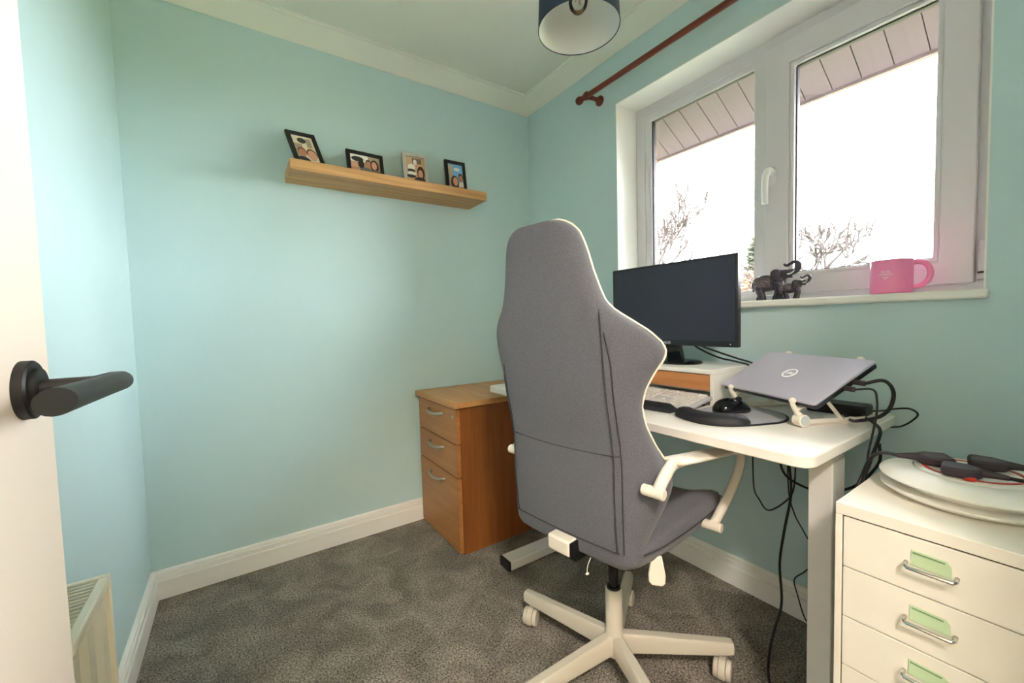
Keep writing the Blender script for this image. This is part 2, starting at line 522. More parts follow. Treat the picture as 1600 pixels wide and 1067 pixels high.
# ------------------------------------------------------------------ eaves and outside
roof = thing('trim_7', (0.3, -1.3, 1.98), None, None, kind='structure')
SLX, SLZ = math.cos(R(30)), -math.sin(R(30))
def soffit_z(x): return 2.2 - math.tan(R(30)) * (x - 0.2)
bm = NB()
box(bm, 0, 0.40, -0.0485, 0.0485, 0, 0.012)
y = -3.1
k = 0
me0 = None
while y < 0.6:
    if me0 is None:
        b2 = NB(); box(b2, 0, 0.425, -0.0478, 0.0478, 0, 0.012)
        o = obj('soffit_board', b2, m_soff, roof, bevel=0.002)
        me0 = o
        off = Vector(o.location)
        Mr = Matrix.Rotation(R(30), 3, 'Y')
        o.rotation_euler = (0, R(30), 0)
    else:
        o = me0.copy(); COL.objects.link(o)
    o.location = Vector((0.2 + 0.2125 * math.cos(R(30)), y, 2.2 - 0.2125 * math.sin(R(30))))
    y += 0.098
bm.free()
bm = NB(); box(bm, 0.568, 0.592, -3.2, 0.65, 1.975, 2.10)
obj('fascia', bm, m_fascia, roof)
bm = NB()
loft(bm, [[Vector(p) for p in ((0.2, yy, 2.235), (0.60, yy, 2.005), (0.62, yy, 2.10), (0.2, yy, 2.42))] for yy in (-3.2, 0.65)])
obj('roof_slab', bm, m_fascia, roof, smooth=False)
# outer brick leaf with brick reveal beside the window
brickw = thing('wall_outside', (0.26, -0.6, 0.0), None, None, kind='structure')
bm = NB(); box(bm, 0.2, 0.296, -0.705, 0.6, -2.6, 2.2); box(bm, 0.2, 0.296, -3.1, -1.87, -2.6, 2.2); box(bm, 0.2, 0.296, -1.87, -0.705, -2.6, 1.06)
obj('mortar_bed', bm, m_mortar, brickw, smooth=False)
b0 = None
for k in range(12):
    z = 1.06 + k * 0.075
    for j in range(2):
        yy = -0.712 + j * 0.225 + (0.1125 if k % 2 and j else 0)
        ln = 0.1025 if (k % 2 and j == 0) else 0.215
        bm = NB(); box(bm, 0.21, 0.302, yy, yy + ln, z, z + 0.065)
        if yy + ln < 0.0: obj('brick', bm, m_brick, brickw, bevel=0.003)
        else: bm.free()
# ground
bm = NB()
bmesh.ops.create_grid(bm, x_segments=24, y_segments=24, size=60, matrix=Matrix.Translation((60.3, 0, -2.6)))
for v in bm.verts: v.co.z += 0.25 * math.sin(v.co.x * 0.3) * math.cos(v.co.y * 0.27) * min(1, max(0, (v.co.x - 2) / 8))
obj('ground', bm, m_grass, None, smooth=True, kind='structure')

def bare_tree(name, base, trunk_h, crown, spread, label, seed, rmin=0.02, depth=5, r0=0.09, group='bare trees outside'):
    rnd = random.Random(seed)
    t = thing(name, base, label, 'tree', group)
    bmt, bmb = NB(), NB()
    def grow(p, d, ln, r, lev):
        n = 3
        pts = [p]
        for i in range(n):
            d = (d + Vector((rnd.uniform(-1, 1), rnd.uniform(-1, 1), rnd.uniform(-0.3, 0.6))) * (0.05 if lev == 0 else 0.2)).normalized()
            pts.append(pts[-1] + d * ln / n)
        rr = [max(rmin, r * (1 - 0.12 * i)) for i in range(n + 1)]
        tube(bmt if lev == 0 else bmb, pts, rr, seg=6 if lev < 2 else 4, caps=lev == 0)
        if lev >= depth: return
        for i in range(6 if lev == 0 else rnd.choice((2, 3, 3))):
            a = rnd.uniform(0, 2 * math.pi)
            e = rnd.uniform(0.4, 1.0) * spread
            q = d.orthogonal().normalized()
            w = d.cross(q)
            nd = (d + (q * math.cos(a) + w * math.sin(a)) * e + Vector((0, 0, 0.10))).normalized()
            k = rnd.uniform(0.7, 1.0) if lev == 0 else rnd.uniform(0.35, 1.0)
            st = pts[-1] if i == 0 else pts[1] + (pts[-1] - pts[1]) * k
            grow(st, nd, crown if lev == 0 else ln * rnd.uniform(0.62, 0.85), r * 0.55, lev + 1)
    grow(Vector(base), Vector((0, 0, 1)), trunk_h, r0, 0)
    obj('trunk', bmt, m_bark, t, smooth=True)
    obj('branches', bmb, m_bark, t, smooth=True, kind='stuff')
    return t
bare_tree('bare_tree', (9.75, 1.86, -2.6), 4.35, 0.66, 0.95, 'bare brown tree seen through the right-hand window pane', 5, rmin=0.0165, r0=0.10)
bare_tree('bare_tree', (4.95, 2.62, -2.6), 4.5, 0.55, 0.85, 'pale bare branches at the left edge of the left window pane', 12, rmin=0.0095, r0=0.06)

def foliage(name, part, base, h, rad, n, material, label, seed, cone=True, stemr=0.07):
    rnd = random.Random(seed)
    t = thing(name, base, label, 'tree' if cone else 'shrub', 'evergreens and shrubs outside')
    bm = NB(); tube(bm, [Vector(base), Vector(base) + Vector((0.03, 0.02, h * 0.9))], [stemr, stemr * 0.25], seg=7)
    obj('stem', bm, m_bark, t, smooth=True)
    bm = NB()
    for i in range(n):
        f = rnd.random() ** 0.8
        z = h * (0.12 + 0.88 * f)
        rr = rad * ((1 - f) * 0.9 + 0.12 if cone else math.sin(math.pi * (0.15 + 0.8 * f))) * math.sqrt(rnd.random())
        a = rnd.uniform(0, 2 * math.pi)
        c = Vector(base) + Vector((rr * math.cos(a), rr * math.sin(a), z + rnd.uniform(-.1, .1)))
        s = rnd.uniform(0.06, 0.13) * (rad + 0.3)
        d = Vector((math.cos(a), math.sin(a), rnd.uniform(-0.5, 0.6))).normalized()
        q = d.orthogonal().normalized() * rnd.uniform(.3, .6)
        w = d.cross(q)
        vs = [bm.verts.new(c + s * v) for v in (-d, q, d, -q, w * 0.5)]
        bm.faces.new((vs[0], vs[1], vs[4])); bm.faces.new((vs[1], vs[2], vs[4])); bm.faces.new((vs[2], vs[3], vs[4])); bm.faces.new((vs[3], vs[0], vs[4]))
    obj(part, bm, material, t, smooth=False, kind='stuff')
    return t
foliage('evergreen_tree', 'needles', (13.2, 4.75, -2.6), 6.2, 1.3, 1800, m_ever, 'green evergreen seen low between monitor and window mullion', 3)
foliage('garden_shrub', 'leaves', (7.4, 2.2, -2.6), 4.55, 0.6, 520, m_dry, 'yellowish dry shrub low behind the elephant figurines', 4, cone=False, stemr=0.03)
foliage('garden_shrub', 'leaves', (6.85, 1.12, -2.6), 4.5, 0.22, 220, m_dry, 'small orange-leaved shrub at the foot of the bare brown tree', 8, cone=False, stemr=0.03)

# ------------------------------------------------------------------ unseen landing lamp, suggested by the warm tint, added as fill through the doorway
lamp = thing('landing_fill_light', (-1.82, -2.95, 2.27), 'unseen opal ceiling light on the landing, added as warm fill', 'light')
m_opal = mat('opal_glass_lit', (255, 240, 220), 0.4, emit=((255, 241, 228), 86.0))
bm = NB(); lathe(bm, [(0, 0.0), (0.06, 0.005), (0.105, 0.03), (0.12, 0.06), (0.12, 0.085), (0, 0.085)], (-1.82, -2.95, 2.27), 28)
obj('opal_bowl', bm, m_opal, lamp, smooth=True)
bm = NB(); lathe(bm, [(0, 0.085), (0.13, 0.085), (0.13, 0.118), (0, 0.118)], (-1.82, -2.95, 2.27), 28)
obj('base_ring', bm, m_white, lamp)

# ------------------------------------------------------------------ door
door = thing('door_1', (-1.75, YN, 0.006), 'white door standing open along the left wall', None, kind='structure')
bm = NB(); box(bm, -1.77, -1.730, YN + 0.012, -1.470, 0.008, 1.975)
slab = obj('door_leaf', bm, m_doorw, door, bevel=0.002)
hy, hz = -1.535, 1.0
hd = thing('door_handle', (-1.73, hy, hz - 0.026), None, None)
attach(hd, door); hd['label'] = 'matt black round-rose lever handle'
bm = NB(); lathe(bm, [(0, 0), (0.0262, 0), (0.0262, 0.007), (0.0245, 0.0085), (0.0185, 0.0085), (0.0185, 0.012), (0.0, 0.012)], seg=40, mtx=axes((-1.73, hy, hz), (0, 1, 0), (0, 0, 1), (1, 0, 0)))
hro = obj('rose', bm, m_blackm, hd)
bm = NB(); tube(bm, [(-1.722, hy, hz), (-1.684, hy, hz), (-1.671, hy - 0.002, hz + 0.003), (-1.6645, hy - 0.008, hz + 0.0035), (-1.662, hy - 0.02, hz + 0.004), (-1.662, hy - 0.08, hz + 0.006), (-1.662, hy - 0.19, hz + 0.009)], 0.0086, seg=20)
# slanted end face of the lever
for v in bm.verts:
    if v.co.y < hy - 0.185: v.co.y += (v.co.x + 1.662) * 0.6
obj('lever', bm, m_blackm, hd, auto=24)

# ------------------------------------------------------------------ radiator
rad = thing('radiator', (-1.83, -1.45, 0.1), 'cream panel radiator with top grille on the left wall, behind the open door', 'radiator')
RX0, RX1, RY0, RY1, RZ0, RZ1 = -1.868, -1.788, -1.95, -1.035, 0.12, 0.600
bm = NB()
n = 46
pts = []
for i in range(n + 1):
    yy = RY0 + 0.012 + (RY1 - RY0 - 0.024) * i / n
    pts.append((RX1 - (0.006 if (i % 4) in (1, 2) else 0.0), yy))
loft(bm, [[Vector((x, yy, z)) for x, yy in pts] + [Vector((RX1 - 0.012, RY1 - 0.012, z)), Vector((RX1 - 0.012, RY0 + 0.012, z))] for z in (RZ0, RZ1 - 0.02)])
obj('front_panel', bm, m_rad, rad, smooth=False, bevel=0.002)
boxobj('back_panel', (RX0, RX0 + 0.010, RY0 + 0.01, RY1 - 0.01, RZ0, RZ1 - 0.02), m_rad, rad)
boxobj('side_panel', (RX0, RX1 + 0.001, RY1 - 0.012, RY1, RZ0 + 0.01, RZ1), m_rad, rad, bevel=0.002)
boxobj('side_panel', (RX0, RX1 + 0.001, RY0, RY0 + 0.012, RZ0 + 0.01, RZ1), m_rad, rad, bevel=0.002)
boxobj('convector_core', (RX0 + 0.012, RX1 - 0.014, RY0 + 0.02, RY1 - 0.02, RZ0 + 0.03, RZ1 - 0.03), m_dark, rad)
grille = boxobj('grille_edge', (RX1 - 0.014, RX1 + 0.001, RY0 + 0.012, RY1 - 0.012, RZ1 - 0.018, RZ1), m_rad, rad, bevel=0.003)
boxobj('grille_edge', (RX0, RX0 + 0.014, RY0 + 0.012, RY1 - 0.012, RZ1 - 0.006, RZ1), m_rad, rad, bevel=0.001)
g0 = None
yy = RY1 - 0.022
while yy > RY0 + 0.02:
    if g0 is None:
        g0 = boxobj('grille_bar', (RX0 + 0.014, RX1 - 0.014, yy - 0.0038, yy, RZ1 - 0.006, RZ1 - 0.001), m_rad, rad); gy = yy
    else:
        o = g0.copy(); COL.objects.link(o); o.location.y += yy - gy
    yy -= 0.0125
for yy in (-1.2, -1.8):
    boxobj('wall_bracket', (XL + 0.0015, RX0, yy, yy + 0.03, 0.2, 0.5), m_rad, rad)
bm = NB(); tube(bm, [(-1.83, RY0 + 0.03, RZ0 + 0.02), (-1.83, RY0 + 0.03, 0.0)], 0.0075, seg=10)
obj('pipe', bm, m_white, rad)
bm = NB(); tube(bm, [(-1.83, RY1 - 0.03, RZ0 + 0.02), (-1.83, RY1 - 0.03, 0.0)], 0.0075, seg=10)
obj('pipe', bm, m_white, rad)

# ------------------------------------------------------------------ floating shelf and photo frames
SHX0, SHX1, SHD, SHZ0, SHZ1 = -1.354, -0.436, 0.20, 1.688, 1.731
bm = NB(); box(bm, SHX0, SHX1, -SHD, 0, SHZ0, SHZ1)
tag(obj('wall_shelf', bm, m_oak, None, bevel=0.0015), 'light oak floating shelf on the aqua back wall', 'shelf')

def pmat(name, rgb): return mat('photo_' + name, rgb, 0.3)
def photo_frame(w, h, loc, yaw, lean, rollz, fm, label, scene, border=0.017):
    """local x right, y up, z towards the viewer"""
    t = thing('photo_frame', loc, label, 'photo frame', 'photo frames on the shelf')
    nrm = Matrix.Rotation(yaw, 3, 'Z') @ Vector((0, -1, 0))
    rt = Matrix.Rotation(yaw, 3, 'Z') @ Vector((1, 0, 0))
    ax = Matrix.Rotation(lean, 3, rt)
    n2 = ax @ nrm; up = ax @ Vector((0, 0, 1))
    M = axes(loc, rt, up, n2) @ Matrix.Rotation(rollz, 4, 'Z')
    T = 0.014
    bm = NB()
    o = [(-w / 2, 0), (w / 2, 0), (w / 2, h), (-w / 2, h)]
    i = [(-w / 2 + border, border), (w / 2 - border, border), (w / 2 - border, h - border), (-w / 2 + border, h - border)]
    V = {(q, z): [bm.verts.new((a, b, z)) for a, b in P] for q, P in (('o', o), ('i', i)) for z in (0, T)}
    for k in range(4):
        k2 = (k + 1) % 4
        bm.faces.new((V['o', 0][k], V['o', 0][k2], V['i', 0][k2], V['i', 0][k]))
        bm.faces.new((V['o', T][k], V['o', T][k2], V['i', T][k2], V['i', T][k]))
        bm.faces.new((V['o', 0][k], V['o', T][k], V['o', T][k2], V['o', 0][k2]))
        bm.faces.new((V['i', 0][k], V['i', T][k], V['i', T][k2], V['i', 0][k2]))
    obj('surround', bm, fm, t, bevel=0.0015, mtx=M)
    # picture: one sheet with flat printed patches
    bm = NB()
    pw, ph = w - 2 * border + 0.004, h - 2 * border + 0.004
    mats = []
    def slot(mm):
        if mm not in mats: mats.append(mm)
        return mats.index(mm)
    def patch(kind, cx, cy, a, b, mm, lay):
        z = 0.008 + lay * 0.00012
        cx = (cx - 0.5) * pw; cy = border - 0.002 + cy * ph
        if kind == 'r': pts = [(cx - a * pw, cy - b * ph), (cx + a * pw, cy - b * ph), (cx + a * pw, cy + b * ph), (cx - a * pw, cy + b * ph)]
        else: pts = [(cx + a * pw * math.cos(2 * math.pi * q / 18), cy + b * ph * math.sin(2 * math.pi * q / 18)) for q in range(18)]
        # clip to the sheet
        pts = [(max(-pw / 2, min(pw / 2, x)), max(border - 0.002, min(border - 0.002 + ph, yv))) for x, yv in pts]
        clean = []
        for p in pts:
            if not clean or (Vector(p) - Vector(clean[-1])).length > 1e-5: clean.append(p)
        if len(clean) > 2 and (Vector(clean[0]) - Vector(clean[-1])).length < 1e-5: clean.pop()
        if len(clean) < 3: return
        f = bm.faces.new([bm.verts.new((x, yv, z)) for x, yv in clean])
        f.material_index = slot(mm)
    for lay, p in enumerate(scene): patch(*p, lay)
    bmesh.ops.transform(bm, matrix=M, verts=bm.verts)
    pic = obj('photograph', bm, mats, t, smooth=False)
    bm = NB(); box(bm, -w / 2 + 0.004, w / 2 - 0.004, 0.004, h - 0.004, -0.003, 0.0075)
    obj('backing_board', bm, m_dark, t, mtx=M)
    # easel strut from the back down to the shelf
    a = M @ Vector((0, h * 0.62, -0.002)); foot = M @ Vector((0, 0, 0)) - n2.normalized() * 0
    back = Vector((-nrm.x, -nrm.y, 0))
    b = Vector((a.x, a.y, loc[2])) + back * 0.02
    bm = NB(); tube(bm, [a, b], 0.004, seg=6, flat=2.2)
    obj('easel_strut', bm, m_dark, t)
    return t
sk1, sk2 = pmat('skin_a', (214, 156, 128)), pmat('skin_b', (186, 128, 100))
hair, hair2 = pmat('hair_dark', (52, 36, 32)), pmat('hair_brown', (112, 70, 48))
cgrey, cdark, cred, cwht = pmat('shirt_grey', (110, 104, 98)), pmat('shirt_dark', (50, 46, 50)), pmat('shirt_red', (176, 64, 56)), pmat('white', (234, 230, 222))
bgc, bgs, bgb, bgt = pmat('cream_wall', (226, 214, 186)), pmat('stone', (166, 150, 128)), pmat('blue_sky', (120, 176, 226)), pmat('tower', (188, 170, 148))
bgd, bgn = pmat('dim_interior', (120, 104, 88)), pmat('tan_interior', (206, 168, 128))
photo_frame(0.125, 0.172, (-1.262, -0.115, SHZ1), R(14), R(-22), R(7), m_frame_b, 'black portrait photo frame, tallest, at the left end of the oak shelf',
            [('r', .5, .5, .5, .5, bgc), ('r', .2, .35, .2, .35, bgs), ('r', .75, .75, .12, .16, bgs), ('e', .45, .82, .2, .1, cdark), ('e', .3, .42, .2, .16, hair2), ('e', .3, .38, .17, .14, sk2), ('e', .25, .05, .34, .2, cdark), ('e', .72, .36, .24, .2, hair2), ('e', .72, .31, .2, .19, sk1), ('e', .75, .0, .3, .12, cwht)])
photo_frame(0.168, 0.122, (-1.03, -0.11, SHZ1), R(2), R(-12), 0, m_frame_b, 'black landscape photo frame showing a group of people',
            [('r', .5, .5, .5, .5, bgs), ('r', .3, .8, .3, .2, cwht), ('e', .25, .75, .2, .14, cdark), ('e', .12, .4, .12, .2, sk1), ('e', .1, .1, .2, .2, sk2), ('e', .36, .5, .1, .24, hair), ('e', .6, .6, .1, .2, hair), ('e', .6, .52, .09, .2, sk2), ('e', .52, .1, .24, .26, cgrey), ('e', .8, .5, .14, .34, hair), ('e', .79, .52, .09, .22, sk1), ('e', .85, .08, .2, .2, cgrey)])
photo_frame(0.125, 0.168, (-0.785, -0.105, SHZ1), R(-4), R(-10), 0, m_frame_w, 'pale grey wooden photo frame, third along the oak shelf',
            [('r', .5, .5, .5, .5, bgn), ('r', .6, .85, .25, .1, bgd), ('e', .3, .6, .2, .12, cwht), ('e', .28, .46, .2, .07, cdark), ('e', .3, .36, .24, .07, cwht), ('e', .25, .25, .26, .06, cdark), ('e', .6, .6, .1, .08, sk1), ('e', .5, .8, .1, .1, cwht), ('e', .78, .4, .2, .26, hair), ('e', .76, .36, .13, .17, sk1), ('e', .7, .05, .34, .2, cdark)])
photo_frame(0.118, 0.178, (-0.558, -0.095, SHZ1), R(-2), R(-8), 0, m_frame_b, 'black portrait photo frame of a couple under blue sky, right end of shelf',
            [('r', .5, .5, .5, .5, bgb), ('r', .2, .55, .14, .4, bgt), ('e', .6, .8, .2, .06, cwht), ('e', .82, .52, .16, .15, hair), ('e', .82, .47, .14, .14, sk2), ('e', .85, .12, .26, .24, cwht), ('r', .75, .08, .22, .08, cred), ('e', .42, .3, .26, .26, hair), ('e', .46, .34, .16, .16, sk1), ('e', .35, .0, .3, .14, cdark)])

# ------------------------------------------------------------------ pendant lamp
PX, PY, PZ = -0.635, -1.115, 1.955
pend = thing('pendant_lamp', (PX, PY, PZ), 'navy drum pendant lampshade with white lining hanging from the ceiling', 'lamp')
bm = NB(); lathe(bm, [(0.126, 0.0), (0.118, 0.185), (0.1165, 0.185), (0.1245, 0.0), (0.126, 0.0)], (PX, PY, PZ), 64)
sh = obj('shade', bm, m_navy, pend, smooth=None)
bm = NB(); lathe(bm, [(0.1243, 0.001), (0.1163, 0.184), (0.1155, 0.184), (0.1235, 0.001), (0.1243, 0.001)], (PX, PY, PZ), 64)
obj('lining', bm, m_shadein, pend, smooth=None)
bm = NB(); tube(bm, [(PX + 0.1255 * math.cos(2 * math.pi * k / 64), PY + 0.1255 * math.sin(2 * math.pi * k / 64), PZ) for k in range(64)], 0.0013, seg=6, closed=True)
obj('rim', bm, m_navy, sh)
bm = NB()
for k in range(3):
    a = 2 * math.pi * k / 3
    tube(bm, [(PX + 0.02 * math.cos(a), PY + 0.02 * math.sin(a), PZ + 0.15), (PX + 0.1165 * math.cos(a), PY + 0.1165 * math.sin(a), PZ + 0.182)], 0.0015, seg=6)
tube(bm, [(PX + 0.021 * math.cos(2 * math.pi * k / 24), PY + 0.021 * math.sin(2 * math.pi * k / 24), PZ + 0.15) for k in range(24)], 0.0018, seg=6, closed=True)
obj('spider_fitting', bm, m_white, pend)
bm = NB(); lathe(bm, [(0, 0.135), (0.017, 0.135), (0.019, 0.15), (0.019, 0.18), (0.009, 0.196), (0, 0.196)], (PX, PY, PZ), 24)
obj('lampholder', bm, m_white, pend)
bm = NB(); tube(bm, [(PX, PY, PZ + 0.195), (PX, PY, ZC - 0.02)], 0.0032, seg=8)
obj('cord', bm, m_white, pend)
bm = NB(); lathe(bm, [(0.004, -0.03), (0.038, -0.012), (0.042, 0), (0, 0)], (PX, PY, ZC), 28)
obj('ceiling_rose', bm, m_white, pend)
bm = NB(); lathe(bm, [(0, 0.046), (0.014, 0.050), (0.026, 0.064), (0.03, 0.08), (0.027, 0.098), (0.016, 0.118), (0.013, 0.135)], (PX, PY, PZ), 28)
bulb = obj('bulb', bm, m_bulbg, pend, smooth=True)
bm = NB(); tube(bm, [(PX - 0.012, PY, PZ + 0.12), (PX - 0.010, PY, PZ + 0.075), (PX - 0.004, PY, PZ + 0.11), (PX + 0.004, PY, PZ + 0.075), (PX + 0.010, PY, PZ + 0.11), (PX + 0.012, PY, PZ + 0.075)], 0.0012, seg=6)
obj('filament', bm, m_brass, bulb)
bm = NB(); lathe(bm, [(0, 0.118), (0.0135, 0.118), (0.0135, 0.137), (0, 0.137)], (PX, PY, PZ), 20)
obj('bulb_cap', bm, m_brass, bulb)

# ------------------------------------------------------------------ curtain pole
CX, CZ = -0.092, 2.137
cp = thing('curtain_pole', (CX, -1.3, CZ), 'reddish wooden curtain pole with ball finial above the window', 'curtain pole')
bm = NB(); tube(bm, [(CX, -0.585, CZ), (CX, -2.03, CZ)], 0.0125, seg=20)
obj('pole', bm, m_pole, cp)
for s, y0 in ((1, -0.555), (-1, -2.06)):
    bm = NB()
    lathe(bm, [(0, 0.024), (0.010, 0.022), (0.0175, 0.014), (0.0195, 0.004), (0.0175, -0.008), (0.010, -0.016), (0.008, -0.020), (0.0135, -0.024), (0.0135, -0.032), (0, -0.033)], seg=24, mtx=axes((CX, y0, CZ), (1, 0, 0), (0, 0, -s), (0, s, 0)))
    obj('finial', bm, m_pole, cp, smooth=None)
for y0 in (-0.604, -1.99):
    bm = NB()
    tube(bm, [(CX - 0.001, y0 + 0.008, CZ), (CX - 0.001, y0 - 0.008, CZ)], 0.019, seg=20)
    br = obj('bracket_ring', bm, m_pole, cp, bevel=0.003)
    bm = NB()
    lathe(bm, [(0, -0.0005), (0.024, -0.0005), (0.024, 0.008), (0.018, 0.014), (0.011, 0.022), (0.0095, 0.045), (0.012, 0.07), (0, 0.072)], seg=22, mtx=axes((0, y0, CZ), (0, 1, 0), (0, 0, 1), (-1, 0, 0)))
    obj('bracket_arm', bm, m_pole, cp, smooth=None)

# ------------------------------------------------------------------ wooden pedestal drawers
pd = thing('desk_pedestal', (-0.49, -0.25, 0), 'beech three-drawer desk pedestal between the back wall and the desk', 'drawer unit')
PX0, PX1, PY0, PY1 = -0.785, -0.2, -0.462, -0.026
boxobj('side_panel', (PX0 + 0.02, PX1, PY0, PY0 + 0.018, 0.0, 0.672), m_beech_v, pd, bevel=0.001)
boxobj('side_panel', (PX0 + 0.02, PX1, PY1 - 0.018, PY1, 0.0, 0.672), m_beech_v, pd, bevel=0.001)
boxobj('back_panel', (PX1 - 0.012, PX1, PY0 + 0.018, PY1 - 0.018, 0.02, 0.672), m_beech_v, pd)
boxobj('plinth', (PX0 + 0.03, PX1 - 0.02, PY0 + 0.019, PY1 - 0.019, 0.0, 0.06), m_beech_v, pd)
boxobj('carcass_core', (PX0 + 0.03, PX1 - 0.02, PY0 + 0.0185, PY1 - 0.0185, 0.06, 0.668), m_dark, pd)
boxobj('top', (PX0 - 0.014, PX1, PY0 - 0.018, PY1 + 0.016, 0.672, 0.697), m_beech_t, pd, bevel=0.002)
for z0, z1, hz_ in ((0.510, 0.664, 0.626), (0.358, 0.503, 0.466), (0.012, 0.351, 0.312)):
    dr = boxobj('drawer_front', (PX0 - 0.001, PX0 + 0.018, PY0 + 0.001, PY1 - 0.001, z0, z1), m_beech_h, pd)
    ya, yb = -0.168, -0.322
    bm = NB()
    tube(bm, [(PX0, ya, hz_), (PX0 - 0.012, ya - 0.006, hz_), (PX0 - 0.024, ya - 0.026, hz_ - 0.004), (PX0 - 0.028, (ya + yb) / 2, hz_ - 0.008), (PX0 - 0.024, yb + 0.026, hz_ - 0.004), (PX0 - 0.012, yb + 0.006, hz_), (PX0, yb, hz_)], 0.0055, seg=10, smooth=4, flat=1.3)
    obj('handle', bm, m_alu, dr, smooth=True)
    if z1 > 0.6:
        bm = NB(); lathe(bm, [(0, 0.003), (0.008, 0.003), (0.009, 0), (0, 0)], seg=20, mtx=axes((PX0 - 0.001, -0.428, 0.628), (0, 1, 0), (0, 0, 1), (-1, 0, 0)))
        lk = obj('lock', bm, m_alu, dr)
        boxobj('keyhole', (PX0 - 0.0045, PX0 - 0.0035, -0.4293, -0.4267, 0.6235, 0.6325), m_dark, lk) if False else None

# ------------------------------------------------------------------ desk
desk = thing('desk', (-0.31, -1.1, 0), 'white rectangular standing-style desk with T-shaped legs under the window', 'desk')
DZ1, DT = 0.755, 0.026
DKX0, DKX1, DKY0, DKY1 = -0.622, -0.02, -1.742, -0.462
bm = NB(); prism(bm, rrect(DKX0, DKX1, DKY0, DKY1, 0.035, 8), DZ1 - DT, DZ1)
obj('desktop', bm, m_desk, desk, bevel=0.003, auto=50)
for yc in (-1.680, -0.665):
    boxobj('outer_column', (-0.39, -0.31, yc - 0.026, yc + 0.026, 0.03, 0.69), m_white, desk, bevel=0.003)
    boxobj('inner_column', (-0.384, -0.316, yc - 0.021, yc + 0.021, 0.69, DZ1 - DT - 0.004), m_white, desk, bevel=0.002)
    boxobj('support_rail', (-0.56, -0.08, yc - 0.022, yc + 0.022, DZ1 - DT - 0.006, DZ1 - DT), m_white, desk)
    ft = boxobj('foot', (-0.672, -0.075, yc - 0.036, yc + 0.036, 0.012, 0.050), m_white, desk, bevel=0.004)
    boxobj('foot_cap', (-0.684, -0.672, yc - 0.0365, yc + 0.0365, 0.0115, 0.0505), m_black, ft, bevel=0.003)
    for fx in (-0.64, -0.1):
        bm = NB(); tube(bm, [(fx, yc, 0.0), (fx, yc, 0.013)], 0.018, seg=14)
        obj('levelling_foot', bm, m_black, ft)
boxobj('cross_beam', (-0.30, -0.27, -1.655, -0.69, DZ1 - DT - 0.045, DZ1 - DT - 0.006), m_white, desk, bevel=0.002)

# ------------------------------------------------------------------ white drawer cabinet
HX0, HX1, HY0, HY1, HZ1 = -0.641, -0.213, -2.068, -1.790, 0.690
hc = thing('drawer_cabinet', ((HX0 + HX1) / 2, (HY0 + HY1) / 2, 0), 'white metal drawer cabinet with green card labels beside the desk', 'drawer unit')
boxobj('top', (HX0, HX1, HY0, HY1, HZ1 - 0.022, HZ1), m_cab, hc, bevel=0.0015)
boxobj('side_panel', (HX0, HX1, HY1 - 0.0105, HY1, 0.055, HZ1 - 0.022), m_cab, hc, bevel=0.0008)
boxobj('side_panel', (HX0, HX1, HY0, HY0 + 0.0105, 0.055, HZ1 - 0.022), m_cab, hc, bevel=0.0008)
boxobj('back_panel', (HX1 - 0.004, HX1, HY0 + 0.0105, HY1 - 0.0105, 0.055, HZ1 - 0.022), m_cab, hc)
boxobj('base', (HX0 + 0.004, HX1 - 0.004, HY0 + 0.0105, HY1 - 0.0105, 0.055, 0.075), m_cab, hc)
boxobj('inner_void', (HX0 + 0.006, HX1 - 0.005, HY0 + 0.011, HY1 - 0.011, 0.076, HZ1 - 0.023), m_dark, hc)
rnd = random.Random(2)
for k in range(6):
    z1 = HZ1 - 0.0245 - k * 0.0965
    z0 = z1 - 0.0945
    dr = boxobj('drawer', (HX0 + 0.0005, HX0 + 0.006, HY0 + 0.0125, HY1 - 0.0125, z0, z1), m_cab, hc, bevel=0.001)
    yc = -1.920
    zc = z0 + 0.052
    # card label in its holder
    bm = NB()
    wv = [(-0.024, 0.002), (0.024, 0.000), (0.0235, 0.021 - 0.002 * rnd.random()), (0.018, 0.026), (-0.024, 0.0275)]
    prism(bm, wv, 0, 0.0012, axes((HX0 - 0.0002, yc, zc - 0.006), (0, -1, 0), (0, 0, 1), (-1, 0, 0)))
    cl = obj('card_label', bm, m_green, dr, label='pale green card label')
    bm = NB()
    prism(bm, [(-0.022, 0.0225), (0.016, 0.021), (0.0165, 0.0235), (-0.022, 0.025)], 0, 0.0003, axes((HX0 - 0.0015, yc, zc - 0.006), (0, -1, 0), (0, 0, 1), (-1, 0, 0)))
    obj('ink_line', bm, m_ink, cl)
    bm = NB()
    ya, yb, zz = yc + 0.030, yc - 0.030, zc - 0.006
    tube(bm, [(HX0, ya, zz + 0.004), (HX0 - 0.010, ya, zz + 0.002), (HX0 - 0.0135, ya - 0.003, zz), (HX0 - 0.0135, yb + 0.003, zz), (HX0 - 0.010, yb, zz + 0.002), (HX0, yb, zz + 0.004)], 0.0031, seg=10)
    obj('handle', bm, m_chrome, dr, smooth=True)
for fx in (HX0 + 0.05, HX1 - 0.05):
    for fy in (HY0 + 0.04, HY1 - 0.04):
        bm = NB(); tube(bm, [(fx, fy - 0.009, 0.021), (fx, fy + 0.009, 0.021)], 0.021, seg=18)
        cs = obj('castor', bm, m_black, hc, bevel=0.002)
        boxobj('castor_fork', (fx - 0.012, fx + 0.012, fy - 0.012, fy + 0.012, 0.040, 0.056), m_black, cs)

